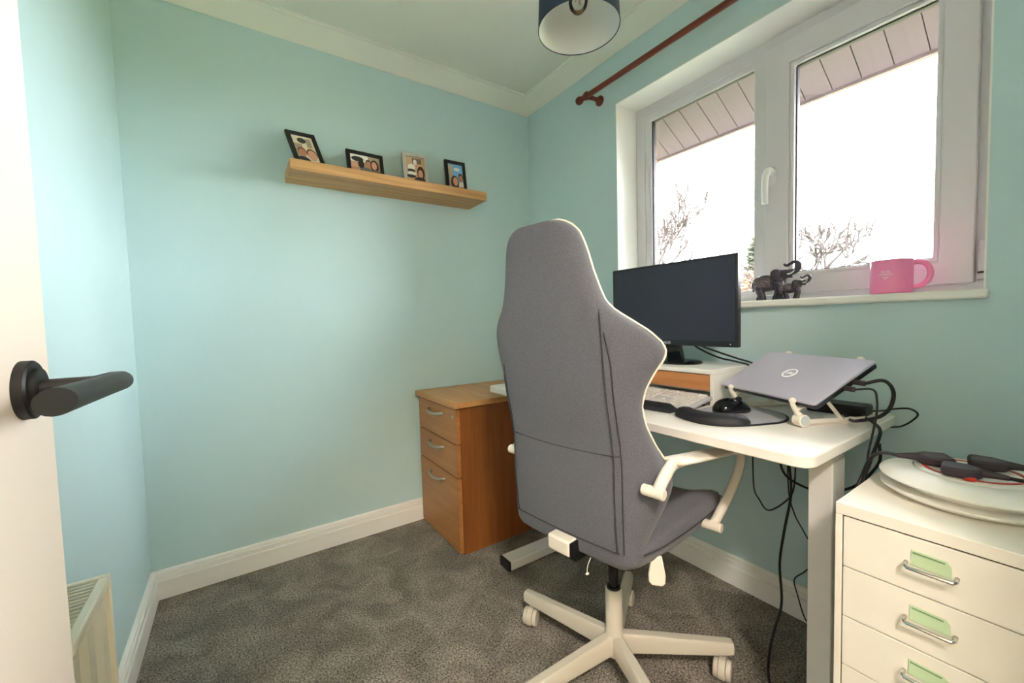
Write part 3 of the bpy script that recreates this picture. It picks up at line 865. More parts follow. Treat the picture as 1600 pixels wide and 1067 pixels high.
# ------------------------------------------------------------------ chair
HUB = Vector((-0.681, -1.266, 0)); PHI = R(9)
CF = Vector((math.cos(PHI), math.sin(PHI), 0)); CR = Vector((CF.y, -CF.x, 0))
CM = axes(HUB, CF, CR, (0, 0, 1))      # local (forward, right, up); mirrored handedness is fixed by recalc normals
ch = thing('office_chair', HUB, 'grey fabric high-back gaming chair with cream frame and castors at the desk', 'chair')
HWZ = [(0.462, .178), (0.470, .192), (0.50, .198), (0.55, .212), (0.60, .232), (0.64, .244), (0.67, .247), (0.70, .242), (0.75, .222), (0.80, .209), (0.85, .206), (0.89, .216), (0.93, .236), (0.955, .252), (0.975, .258), (0.995, .252), (1.02, .234), (1.045, .204), (1.068, .174), (1.09, .154), (1.12, .143), (1.16, .131), (1.20, .122), (1.225, .116), (1.245, .109), (1.262, .096), (1.273, .078), (1.279, .055)]
def interp(tab, z):
    if z <= tab[0][0]: return tab[0][1]
    for (a, b), (c, d) in zip(tab, tab[1:]):
        if z <= c: return b + (d - b) * (z - a) / (c - a)
    return tab[-1][1]
def hw(z): return interp(HWZ, z)
def fold(z): return interp([(0.46, .1), (0.55, .6), (0.66, .8), (0.8, .55), (0.99, .50), (1.06, .3), (1.15, .1), (1.3, .05)], z)
def back_f(s, z):
    f = -0.212 - (z - 0.47) * math.tan(R(6.0))
    a = abs(s)
    f += 0.25 * s * s
    if a > 0.165: f += (a - 0.165) * fold(z)
    # lumbar hollow seen from behind
    f += 0.012 * math.exp(-((z - 0.74) / 0.1) ** 2)
    return f
def thick(z): return interp([(0.46, .05), (0.5, .075), (1.0, .07), (1.2, .058), (1.26, .045), (1.28, .02)], z)
loops = []
NS = 13
for z, h in HWZ:
    T = thick(z)
    L = []
    for k in range(NS):
        s = -h + 2 * h * k / (NS - 1)
        e = abs(s) / h
        L.append(Vector((back_f(s, z) + (0.006 if e > 0.99 else 0), s * (0.995 if e > .99 else 1), z)))
    hf = h * 1.0
    L.append(Vector((back_f(h, z) + T * 0.45, hf + 0.004, z)))
    for k in range(NS):
        s = h - 2 * h * k / (NS - 1)
        e = abs(s) / h
        bol = 0.02 * max(0, (abs(s) - 0.12) / 0.1) if z < 1.08 else 0
        L.append(Vector((back_f(s, z) + T * (1 if e < .99 else 0.82) + (bol if e < .99 else 0), s * (0.99 if e > .99 else 1), z)))
    L.append(Vector((back_f(h, z) + T * 0.45, -hf - 0.004, z)))
    loops.append(L)
bm = NB(); loft(bm, loops)
DS = -0.013
br = obj('backrest', bm, m_ffab, ch, smooth=True, subsurf=1, mtx=CM @ Matrix.Translation((0, DS, 0)))
def onback(s, z, out=0.0): return CM @ Vector((back_f(s, z) - out, DS + s, z))
for sgn in (1, -1):
    for ds, zt in ((0.164, 1.07 if sgn > 0 else 0.93), (0.178, 1.02 if sgn > 0 else 0.90)):
        bm = NB()
        zs = [0.505 + (zt - 0.505) * k / 40 for k in range(41)]
        tube(bm, [onback(sgn * (ds - 0.012 * max(0, (z - 0.95)) / 0.1 if ds > .17 else ds), z, 0.0002 if sgn > 0 else -0.0006) for z in zs], 0.0013, seg=6)
        obj('seam', bm, m_seam, br, smooth=True)
bm = NB(); tube(bm, [onback(-0.200 + 0.375 * k / 30, 0.737 - 0.006 * math.sin(math.pi * k / 30), 0.0003) for k in range(31)], 0.0014, seg=6)
obj('seam', bm, m_seam, br, smooth=True)
bm = NB(); tube(bm, [onback(-0.17 + 0.338 * k / 24, 0.505, 0.0005) for k in range(25)], 0.0016, seg=6)
obj('seam', bm, m_seam, br, smooth=True)
# piping round the front edge
def rim(z, sgn): return CM @ Vector((back_f(hw(z), z) + thick(z) * 0.62, DS + sgn * (hw(z) + 0.0022), z))
zz = [0.72 + (1.273 - 0.72) * k / 60 for k in range(61)]
pts = [rim(z, 1) for z in zz] + [CM @ Vector((back_f(s, 1.279) + 0.022, DS + s, 1.2798)) for s in (0.06, 0.03, 0, -0.03, -0.06)] + [rim(z, -1) for z in zz[::-1]]
bm = NB(); tube(bm, pts, 0.0024, seg=8)
obj('piping', bm, m_pipe, br, smooth=True)
# seat cushion
def seat_top(f, s):
    a = abs(s)
    return 0.505 + 0.045 * max(0, (a - 0.11) / 0.1) ** 1.5 + 0.012 * math.sin(max(0, f) * 6)
SEATP = [(-0.200, 0.180), (-0.17, 0.192), (-0.1, 0.206), (0.0, 0.214), (0.1, 0.218), (0.2, 0.218), (0.25, 0.212), (0.28, 0.195), (0.292, 0.16)]
loops = []
for f, h in SEATP:
    front = max(0, (f - 0.2) / 0.1)
    L = []
    for k in range(11):
        s = -h + 2 * h * k / 10
        zt = seat_top(f, s) - 0.05 * front ** 2
        if abs(s) / h > .99: zt -= 0.018
        L.append(Vector((f, s, zt)))
    L.append(Vector((f, h + 0.004, 0.50)))
    for k in range(11):
        s = h - 2 * h * k / 10
        L.append(Vector((f, s * 0.96, 0.448 + 0.010 * front + (0.012 if abs(s) / h > .99 else 0))))
    L.append(Vector((f, -h - 0.004, 0.50)))
    loops.append(L)
bm = NB(); loft(bm, loops)
seat = obj('seat', bm, m_ffab, ch, smooth=True, subsurf=1, mtx=CM)
for sgn in (1, -1):
    bm = NB(); tube(bm, [CM @ Vector((f, sgn * (h + 0.0045), 0.502 - 0.0 * f)) for f, h in SEATP[1:-1]], 0.0018, seg=6, smooth=3)
    obj('seam', bm, m_seam, seat, smooth=True)
# under-seat mechanism, gas lift
bm = NB(); box(bm, -0.12, 0.10, -0.075, 0.075, 0.40, 0.446)
obj('tilt_mechanism', bm, m_black, ch, bevel=0.006, mtx=CM)
bm = NB(); tube(bm, [HUB + Vector((0, 0, 0.24)), HUB + Vector((0, 0, 0.41))], 0.0145, seg=20)
obj('gas_lift', bm, m_blackg, ch)
bm = NB(); lathe(bm, [(0, 0.250), (0.0205, 0.250), (0.0205, 0.256), (0.019, 0.26), (0, 0.26)], HUB, 24)
obj('lift_collar', bm, m_black, ch)
bm = NB(); lathe(bm, [(0, 0.055), (0.028, 0.055), (0.028, 0.12), (0.0245, 0.125), (0.0245, 0.250), (0.022, 0.254), (0, 0.254)], HUB, 28)
obj('column_sleeve', bm, m_chs, ch, smooth=None)
# backrest bracket: broad white band under the backrest on the left, knob
bm = NB(); box(bm, -0.246, -0.200, -0.036, 0.036, 0.460, 0.500)
bb = obj('bracket', bm, m_chw, ch, bevel=0.006, mtx=CM)
bm = NB(); box(bm, -0.243, -0.203, 0.035, 0.0395, 0.463, 0.497)
obj('bracket_end', bm, m_black, bb, mtx=CM)
bm = NB(); box(bm, -0.20, 0.0, -0.02, 0.02, 0.425, 0.449)
obj('back_bar', bm, m_black, ch, mtx=CM)
# zip pull cord
bm = NB(); tube(bm, [CM @ Vector(p) for p in ((-0.218, 0.080, 0.470), (-0.226, 0.078, 0.455), (-0.225, 0.074, 0.440), (-0.223, 0.073, 0.430))], 0.001, seg=6, smooth=3)
zc_ = obj('pull_cord', bm, m_pipe, ch, smooth=True)
bm = NB(); ball(bm, CM @ Vector((-0.223, 0.073, 0.429)), 0.0038, 10, 8, (1.4, 1, .7))
obj('toggle', bm, m_pipe, zc_, smooth=True)
# height lever paddle
bm = NB()
prof = [(-0.012, 0), (-0.020, -0.045), (-0.019, -0.062), (-0.012, -0.070), (0.012, -0.070), (0.019, -0.062), (0.020, -0.045), (0.012, 0)]
prism(bm, prof, -0.005, 0.005, axes(CM @ Vector((-0.105, 0.192, 0.474)), (0.62, -0.785, 0), (0.1, 0.08, 0.99), (0.777, 0.614, -0.128)))
pl = obj('height_lever', bm, m_chw, ch, bevel=0.003)
bm = NB(); tube(bm, [CM @ Vector((-0.09, 0.07, 0.44)), CM @ Vector((-0.10, 0.19, 0.462))], 0.005, seg=8)
obj('lever_rod', bm, m_black, ch)
# armrests
for sgn in (1, -1):
    A = lambda f, s, z: CM @ Vector((f, s if sgn > 0 else 0.028 - s, z))
    ar = thing('armrest', A(0, 0.238, 0.5), None, None)
    attach(ar, ch)
    bm = NB(); tube(bm, [A(-0.190, 0.205, 0.668), A(-0.190, 0.256, 0.668)], 0.0125, seg=20)
    obj('rear_pivot', bm, m_chw, ar, bevel=0.002)
    bm = NB(); tube(bm, [A(0.116, 0.212, 0.482), A(0.116, 0.262, 0.482)], 0.0125, seg=20)
    obj('front_pivot', bm, m_chw, ar, bevel=0.002)
    bm = NB(); tube(bm, [A(-0.187, 0.238, 0.670), A(-0.150, 0.238, 0.696), A(-0.115, 0.238, 0.711), A(-0.07, 0.238, 0.707)], [0.0125, 0.013, 0.0125, 0.012], seg=14, smooth=5, flat=1.15)
    obj('rear_arm', bm, m_chw, ar, smooth=True)
    bm = NB(); tube(bm, [A(0.116, 0.240, 0.484), A(0.170, 0.240, 0.506), A(0.245, 0.240, 0.538), A(0.305, 0.240, 0.576), A(0.330, 0.240, 0.612), A(0.315, 0.240, 0.642), A(0.27, 0.240, 0.650)], [0.0125, 0.0125, 0.0125, 0.0125, 0.012, 0.0115, 0.011], seg=14, smooth=5)
    obj('front_arm', bm, m_chw, ar, smooth=True)
    bm = NB()
    loops = []
    for f, w in ((-0.118, 0.026), (-0.112, 0.029), (-0.10, 0.030), (-0.03, 0.032), (0.07, 0.032), (0.19, 0.030), (0.27, 0.024), (0.297, 0.015)):
        z = 0.712 - 0.165 * (f + 0.09)
        L = [(-w, 0.004), (-w * .97, 0.0095), (-w * 0.6, 0.0115), (0, 0.012), (w * 0.6, 0.0115), (w * .97, 0.0095), (w, 0.004), (w * .9, -0.001), (0, -0.004), (-w * .9, -0.001)]
        loops.append([Vector(A(f, 0.240 + a, z + b - 0.002)) for a, b in L])
    loft(bm, loops)
    obj('pad', bm, m_chw, ar, smooth=True, subsurf=1)
# five-star base
for k in range(5):
    a = R(33 + 72 * k)
    d = Vector((math.cos(a), math.sin(a), 0)); e = Vector((-d.y, d.x, 0))
    bm = NB()
    loops = []
    for rr, zb, zt, w in ((0.018, 0.062, 0.120, 0.016), (0.10, 0.064, 0.116, 0.0165), (0.318, 0.068, 0.104, 0.0165), (0.338, 0.070, 0.102, 0.0155)):
        pr_ = [(-w, zb), (w, zb), (w, zt - 0.008), (w * .7, zt), (-w * .7, zt), (-w, zt - 0.008)]
        loops.append([HUB + d * rr + e * q + Vector((0, 0, z)) for q, z in pr_])
    loft(bm, loops)
    leg = obj('base_leg', bm, m_chs, ch, bevel=0.002)
    cst = thing('castor', HUB + d * 0.31, None, None); attach(cst, ch)
    ca = R((28, 34, 26, 31, 22)[k])
    w1 = Vector((math.cos(ca), math.sin(ca), 0)); ax = Vector((w1.y, -w1.x, 0))
    c0 = HUB + d * 0.312 - w1 * 0.014 + Vector((0, 0, 0.0275))
    for sg in (-1, 1):
        bm = NB(); tube(bm, [c0 + ax * sg * 0.0105, c0 + ax * sg * 0.019, c0 + ax * sg * 0.0225, c0 + ax * sg * 0.0235], [0.0275, 0.0272, 0.0255, 0.022], seg=28)
        obj('wheel', bm, m_chs, cst, smooth=None)
    bm = NB(); tube(bm, [c0 - ax * 0.0108, c0 + ax * 0.0108], 0.0235, seg=20)
    obj('axle', bm, m_black, cst)
    bm = NB()
    hood = [(0.0315 * math.cos(R(q)), 0.0315 * math.sin(R(q))) for q in range(-20, 215, 12)]
    prism(bm, hood, -0.0092, 0.0092, axes(c0, w1, (0, 0, 1), ax))
    obj('hood', bm, m_chs, cst, bevel=0.0015)
    bm = NB(); tube(bm, [HUB + d * 0.312 + Vector((0, 0, 0.045)), HUB + d * 0.312 + Vector((0, 0, 0.072))], 0.0065, seg=10)
    obj('stem', bm, m_alu, cst)

# ------------------------------------------------------------------ monitor stand, monitor
MS = thing('monitor_riser', (-0.17, -1.05, DZ1), 'white monitor riser with bamboo-fronted drawer on the desk', 'monitor riser')
MX0, MX1, MY0, MY1, MZ1 = -0.292, -0.035, -1.354, -0.79, 0.872
boxobj('top', (MX0, MX1, MY0, MY1, MZ1 - 0.016, MZ1), m_white, MS, bevel=0.002)
boxobj('side_panel', (MX0, MX1, MY0, MY0 + 0.014, DZ1, MZ1 - 0.016), m_white, MS, bevel=0.001)
boxobj('side_panel', (MX0, MX1, MY1 - 0.014, MY1, DZ1, MZ1 - 0.016), m_white, MS, bevel=0.001)
boxobj('shelf', (MX0 + 0.012, MX1, MY0 + 0.014, MY1 - 0.014, DZ1 + 0.042, DZ1 + 0.050), m_white, MS)
boxobj('back_panel', (MX1 - 0.008, MX1, MY0 + 0.014, MY1 - 0.014, DZ1 + 0.05, MZ1 - 0.016), m_white, MS)
boxobj('drawer', (MX0 + 0.003, MX0 + 0.018, MY0 + 0.017, MY1 - 0.017, DZ1 + 0.047, MZ1 - 0.019), m_bamboo, MS, bevel=0.001, label='bamboo drawer front')
mon = thing('monitor', (-0.19, -1.12, MZ1), 'black flat-screen computer monitor, switched off, on the white riser', 'monitor')
VX, VY0, VY1, VZ0, VZ1 = -0.222, -1.394, -0.868, 0.943, 1.251
boxobj('bezel', (VX, VX + 0.022, VY0, VY1, VZ0, VZ1), m_black, mon, bevel=0.003)
boxobj('screen', (VX - 0.0006, VX + 0.001, VY0 + 0.009, VY1 - 0.009, VZ0 + 0.020, VZ1 - 0.009), m_screen, mon)
bm = NB(); prism(bm, rrect(-0.20, 0.20, -0.11, 0.11, 0.03), 0, 0.03, axes((VX + 0.02, (VY0 + VY1) / 2, (VZ0 + VZ1) / 2), (0, -1, 0), (0, 0, 1), (1, 0, 0)))
obj('rear_housing', bm, m_black, mon, bevel=0.008)
bm = NB(); text_mesh(bm, 'ASUS', 0.014, axes((VX - 0.0006, (VY0 + VY1) / 2, VZ0 + 0.0095), (0, -1, 0), (0, 0, 1), (-1, 0, 0)))
obj('lettering', bm, mat('silver_print', (190, 190, 196), 0.4), mon, smooth=False)
bm = NB(); box(bm, VX - 0.0008, VX, VY0 + 0.022, VY0 + 0.025, VZ0 + 0.008, VZ0 + 0.011)
obj('power_light', bm, m_logo, mon)
MYC = (VY0 + VY1) / 2 + 0.0
bm = NB()
loops = []
for t in range(6):
    q = t / 5
    x = -0.165 - 0.022 * q; z = MZ1 + 0.012 + q * 0.085
    w = 0.033 - 0.004 * q
    loops.append([Vector((x - 0.010, MYC - w, z)), Vector((x - 0.010, MYC + w, z)), Vector((x + 0.010, MYC + w, z)), Vector((x + 0.010, MYC - w, z))])
loft(bm, loops)
obj('neck', bm, m_blackg, mon, bevel=0.003)
bm = NB(); lathe(bm, [(0, 0), (0.098, 0), (0.1, 0.004), (0.094, 0.010), (0.06, 0.014), (0, 0.016)], seg=40, mtx=axes((-0.165, MYC, MZ1), (0.78, 0, 0), (0, 1, 0), (0, 0, 1)))
obj('base', bm, m_blackg, mon, smooth=None)

# ------------------------------------------------------------------ keyboard, wrist rest, mouse mat, mouse
kb = thing('keyboard', (-0.38, -1.1, DZ1), 'pale grey full-size keyboard in front of the monitor riser', 'keyboard')
KX0, KX1, KY0, KY1 = -0.425, -0.295, -1.352, -0.900
def kz(x): return DZ1 + 0.012 + (x - KX0) / (KX1 - KX0) * 0.020
bm = NB()
loft(bm, [[Vector((KX0, yy, DZ1 + 0.002)), Vector((KX0, yy, kz(KX0))), Vector((KX1, yy, kz(KX1))), Vector((KX1, yy, kz(KX1) - 0.012))] for yy in (KY0, KY1)])
obj('case', bm, m_keyb, kb, bevel=0.003)
bm = NB(); box(bm, KX1 - 0.02, KX1 - 0.012, KY0 + 0.02, KY0 + 0.05, DZ1, kz(KX1) - 0.012); obj('tilt_foot', bm, m_black, kb)
bm = NB(); box(bm, KX1 - 0.02, KX1 - 0.012, KY1 - 0.05, KY1 - 0.02, DZ1, kz(KX1) - 0.012); obj('tilt_foot', bm, m_black, kb)
kp = 0.0192
tilt = math.atan(0.020 / (KX1 - KX0))
key0 = None
for row in range(6):
    x = KX0 + 0.016 + row * kp + (0.004 if row == 5 else 0)
    yy = KY0 + 0.014
    col = 0
    while yy < KY1 - 0.012:
        c = col
        gap = 0.006 if c in (4, 7) else 0
        yy += gap
        wide = (row == 0 and 11 <= c <= 16)
        if not (c in (4, 5, 6) and row in (1, 2) and not (row == 1 and c == 5)):
            if key0 is None:
                bm = NB()
                loft(bm, [rr_ for rr_ in ([Vector((a * s, b * s, z)) for a, b in ((-1, -1), (1, -1), (1, 1), (-1, 1))] for s, z in ((0.0085, 0), (0.0068, 0.0065)))])
                key0 = obj('key', bm, m_keyw, kb, smooth=False)
                key0.rotation_euler = (0, -tilt, 0)
                ko = key0
            else:
                ko = key0.copy(); COL.objects.link(ko)
            ko.location = Vector((x, yy + 0.0085, kz(x) - 0.0005))
        yy += kp
        col += 1
wr = NB()
loops = []
for q in range(15):
    t = q / 14
    yy = -1.328 + t * 0.46
    e = min(1, (min(t, 1 - t) / 0.06)) ** 0.5 if t not in (0, 1) else 0.15
    w = 0.034 * (0.55 + 0.45 * e); h = 0.022 * (0.5 + 0.5 * e)
    cx = -0.470 + 0.010 * math.cos(t * math.pi * 2) * e
    loops.append([Vector((cx + w * math.cos(a), yy, DZ1 + 0.001 + h * max(0, math.sin(a)) ** 0.8)) for a in [math.pi * j / 9 for j in range(10)]])
loft(wr, loops)
tag(obj('wrist_rest', wr, m_foam, None, smooth=None), 'long black keyboard wrist rest along the desk front', 'wrist rest')

mp = thing('mouse_mat', (-0.40, -1.45, DZ1), 'grey mouse mat with raised black gel wrist rest on the desk', 'mouse mat')
outl = [(-0.480, -1.368), (-0.520, -1.400), (-0.535, -1.450), (-0.520, -1.500), (-0.480, -1.535), (-0.42, -1.565), (-0.36, -1.585), (-0.30, -1.575), (-0.255, -1.535), (-0.232, -1.47), (-0.226, -1.42), (-0.25, -1.378), (-0.31, -1.362), (-0.40, -1.360), (-0.45, -1.360)]
oc = spline([(a, b, 0) for a, b in outl + outl[:1]], 4)[:-1]
bm = NB(); prism(bm, [(v.x, v.y) for v in oc], DZ1, DZ1 + 0.004)
obj('rubber_base', bm, m_foam, mp)
bm = NB(); cxm, cym = -0.385, -1.455
prism(bm, [(cxm + (v.x - cxm) * 0.955, cym + (v.y - cym) * 0.955) for v in oc], DZ1 + 0.004, DZ1 + 0.005)
obj('cloth_surface', bm, m_padgrey, mp)
bm = NB()
path = [(-0.462, -1.362), (-0.492, -1.385), (-0.505, -1.425), (-0.500, -1.465), (-0.476, -1.505), (-0.440, -1.535)]
pts = spline([(a, b, 0) for a, b in path], 5)
loops = []
n = len(pts)
for i, p in enumerate(pts):
    t = (pts[min(i + 1, n - 1)] - pts[max(i - 1, 0)]).normalized()
    e = Vector((t.y, -t.x, 0))
    q = min(1, min(i, n - 1 - i) / 3.0)
    q = 0.35 + 0.65 * math.sqrt(q)
    loops.append([p + e * 0.030 * q * math.cos(a) + Vector((0, 0, DZ1 + 0.004 + 0.025 * q * max(0, math.sin(a)) ** 0.75)) for a in [math.pi * j / 9 for j in range(10)]])
loft(bm, loops)
obj('gel_rest', bm, m_foam, mp, smooth=None)

ms = thing('mouse', (-0.362, -1.446, DZ1), 'glossy black computer mouse on the mouse mat', 'mouse')
MD = Vector((0.93, -0.36, 0)).normalized(); ME = Vector((-MD.y, MD.x, 0)); MC = Vector((-0.362, -1.446, DZ1 + 0.005))
bm = NB()
loops = []
for t, w, h in ((-0.055, 0.012, 0.014), (-0.050, 0.022, 0.024), (-0.038, 0.030, 0.034), (-0.018, 0.033, 0.041), (0.005, 0.031, 0.040), (0.028, 0.029, 0.033), (0.046, 0.026, 0.024), (0.056, 0.018, 0.016)):
    loops.append([MC + MD * t + ME * w * 1.05 * math.cos(a) + Vector((0, 0, 1.15 * h * (max(0, math.sin(a)) ** 0.7))) for a in [math.pi * j / 10 for j in range(11)]])
loft(bm, loops)
obj('shell', bm, m_blackg, ms, smooth=True, subsurf=1)
bm = NB(); tube(bm, [MC + MD * 0.026 + ME * -0.0035 + Vector((0, 0, 0.0375)), MC + MD * 0.026 + ME * 0.0035 + Vector((0, 0, 0.0375))], 0.009, seg=18)
obj('scroll_wheel', bm, m_foam, ms)
bm = NB(); tube(bm, [MC + MD * q + Vector((0, 0, z)) for q, z in ((0.012, 0.0455), (0.03, 0.0385), (0.048, 0.0272))], 0.0008, seg=6)
obj('button_split', bm, m_foam, ms)

# ------------------------------------------------------------------ laptop on folding stand
LFL, LFR = Vector((-0.268, -1.364, 0.826)), Vector((-0.408, -1.672, 0.826))
LX = (LFR - LFL); LW = LX.length; LX.normalize()
PERP = Vector((-LX.y, LX.x, 0))
if PERP.x < 0: PERP = -PERP
TH = R(29)
LY = (PERP * math.cos(TH) + Vector((0, 0, math.sin(TH))))
LN = LX.cross(LY)
if LN.z < 0: LN = -LN
LD = 0.206
LM = axes(LFL, LX, LY, LN)       # local x along front edge, y up the slope, z off the lid; lid top is z=0
lt = thing('laptop', (LFL + LFR) / 2 + PERP * 0.1 - Vector((0, 0, 0.03)), 'closed silver laptop tilted on a folding stand at the right of the desk', 'laptop')
bm = NB(); prism(bm, rrect(0, LW, 0, LD, 0.008), -0.006, 0.0, LM)
lid = obj('lid', bm, m_lap, lt, bevel=0.0012)
bm = NB(); prism(bm, rrect(0.001, LW - 0.001, 0.002, LD, 0.008), -0.0195, -0.0068, LM)
base_ = obj('base', bm, m_lapd, lt, bevel=0.003)
bm = NB(); box(bm, LW - 0.0015, LW + 0.0006, 0.055, LD - 0.02, -0.0165, -0.009, LM)
obj('port_strip', bm, m_port, base_)
bm = NB(); box(bm, 0.02, LW - 0.02, LD - 0.004, LD + 0.004, -0.016, -0.004, LM)
obj('hinge', bm, m_lapd, base_)
lc = LM @ Vector((LW * 0.5, LD * 0.52, 0.0003))
LMc = axes(lc, -LX, -LY, LN)
bm = NB(); tube(bm, [LMc @ Vector((0.019 * math.cos(2 * math.pi * k / 40), 0.019 * math.sin(2 * math.pi * k / 40), 0)) for k in range(40)], 0.0026, seg=6, closed=True, flat=0.5)
obj('logo_ring', bm, m_logo, lid, smooth=True)
bm = NB(); text_mesh(bm, 'DELL', 0.0125, LMc)
obj('logo_lettering', bm, m_logo, lid, smooth=False)

st = thing('laptop_stand', (-0.25, -1.56, DZ1), 'white folding laptop stand with round pivots under the silver laptop', 'laptop stand')
for u, nm in ((0.055, 0), (LW - 0.055, 1)):
    fb = LM @ Vector((u, -0.002, -0.03))
    pv = Vector((fb.x, fb.y, DZ1 + 0.018)) + PERP * 0.005
    pv2 = pv
    bm = NB(); tube(bm, [pv - LX * 0.013, pv + LX * 0.013], 0.0165, seg=24)
    o = obj('front_pivot', bm, m_chw, st, bevel=0.002)
    bm = NB(); tube(bm, [pv + LX * 0.0131, pv + LX * 0.0142], 0.0125, seg=24)
    obj('pivot_disc', bm, mat('pale_grey_plastic', (186, 194, 196), 0.5), o)
    # upper arm follows the laptop base, ends in a hook over the front edge
    hk = [pv + Vector((0, 0, 0.010)), LM @ Vector((u, -0.010, -0.030)), LM @ Vector((u, -0.011, -0.006)), LM @ Vector((u, -0.006, 0.004))]
    bm = NB(); tube(bm, hk, [0.008, 0.0065, 0.006, 0.006], seg=12, smooth=4)
    obj('hook', bm, m_chw, st, smooth=True)
    bm = NB(); ball(bm, LM @ Vector((u, -0.007, 0.003)), 0.0085, 14, 10, (1, 1, 1)); obj('hook_tip', bm, m_chw, o, smooth=True)
    up = LM @ Vector((u, LD + 0.012, -0.0265))
    bm = NB(); tube(bm, [LM @ Vector((u, -0.006, -0.0265)), up], 0.0055, seg=4, flat=1.0)
    obj('upper_arm', bm, m_chw, st)
    bm = NB(); ball(bm, LM @ Vector((u, LD + 0.014, -0.014)), 0.011, 14, 10, (1, 0.9, 0.9)); obj('rear_stop', bm, m_chw, st, smooth=True)
    # lower arm flat on the desk, strut between
    le = pv + PERP * 0.20 - Vector((0, 0, 0.012))
    bm = NB(); tube(bm, [pv - Vector((0, 0, 0.008)), le], 0.0085, seg=4, flat=1.0)
    obj('lower_arm', bm, m_chw, st)
    bm = NB(); tube(bm, [pv + PERP * 0.125 - Vector((0, 0, 0.006)), LM @ Vector((u, LD * 0.36, -0.0265))], 0.0055, seg=4)
    obj('strut', bm, m_chw, st)
pb = boxobj('power_adapter', (-0.150, -0.075, -1.700, -1.560, DZ1, DZ1 + 0.031), m_black, None, bevel=0.006)
tag(pb, 'black laptop power adapter lying behind the laptop stand', 'power adapter')

# ------------------------------------------------------------------ mug and elephants on the sill
SZT = WZ0 + 0.024
mg = thing('mug', (0.035, -1.707, SZT), 'pink mug with a small pale heart-shaped print on the window sill', 'mug')
bm = NB(); lathe(bm, [(0, 0.0), (0.044, 0.0), (0.047, 0.003), (0.0475, 0.02), (0.0475, 0.096), (0.046, 0.0985), (0.0445, 0.096), (0.044, 0.008), (0, 0.006)], (0.035, -1.707, SZT), 48)
cup = obj('cup', bm, m_pink, mg, smooth=None)
MDR = Vector((0.16, -0.99, 0)).normalized()
mc = Vector((0.035, -1.707, SZT))
bm = NB(); tube(bm, [mc + MDR * q + Vector((0, 0, z)) for q, z in ((0.044, 0.088), (0.058, 0.0885), (0.074, 0.078), (0.081, 0.056), (0.076, 0.034), (0.062, 0.021), (0.044, 0.019))], 0.0055, seg=12, smooth=5, flat=1.25)
obj('handle', bm, m_pink, mg, smooth=True)
pn = Vector((-0.985, -0.17, 0)).normalized()   # print faces the room
pr_r = Vector((-pn.y, pn.x, 0)) * -1
def print_strip(top, bottom, x0, x1, n=8):
    """patch of print wrapped on the cup; top and bottom give its height limits at x"""
    bm = NB()
    cols = []
    for i in range(n + 1):
        a = x0 + (x1 - x0) * i / n
        dirv = Matrix.Rotation((a - 0.010) / 0.0475, 3, 'Z') @ pn
        cols.append([bm.verts.new(mc + dirv * 0.0479 + Vector((0, 0, h))) for h in (bottom(a), top(a) + 1e-5)])
    for p, q in zip(cols, cols[1:]): bm.faces.new((p[0], q[0], q[1], p[1]))
    obj('print_mark', bm, m_pinkl, cup, smooth=False)
print_strip(lambda a: .066, lambda a: .060, -0.010, -0.001)
print_strip(lambda a: .066, lambda a: .060, 0.001, 0.010)
print_strip(lambda a: .0575, lambda a: .053, -0.015, 0.015)
print_strip(lambda a: .0495, lambda a: .040 + abs(a) * 0.95, -0.010, 0.010)

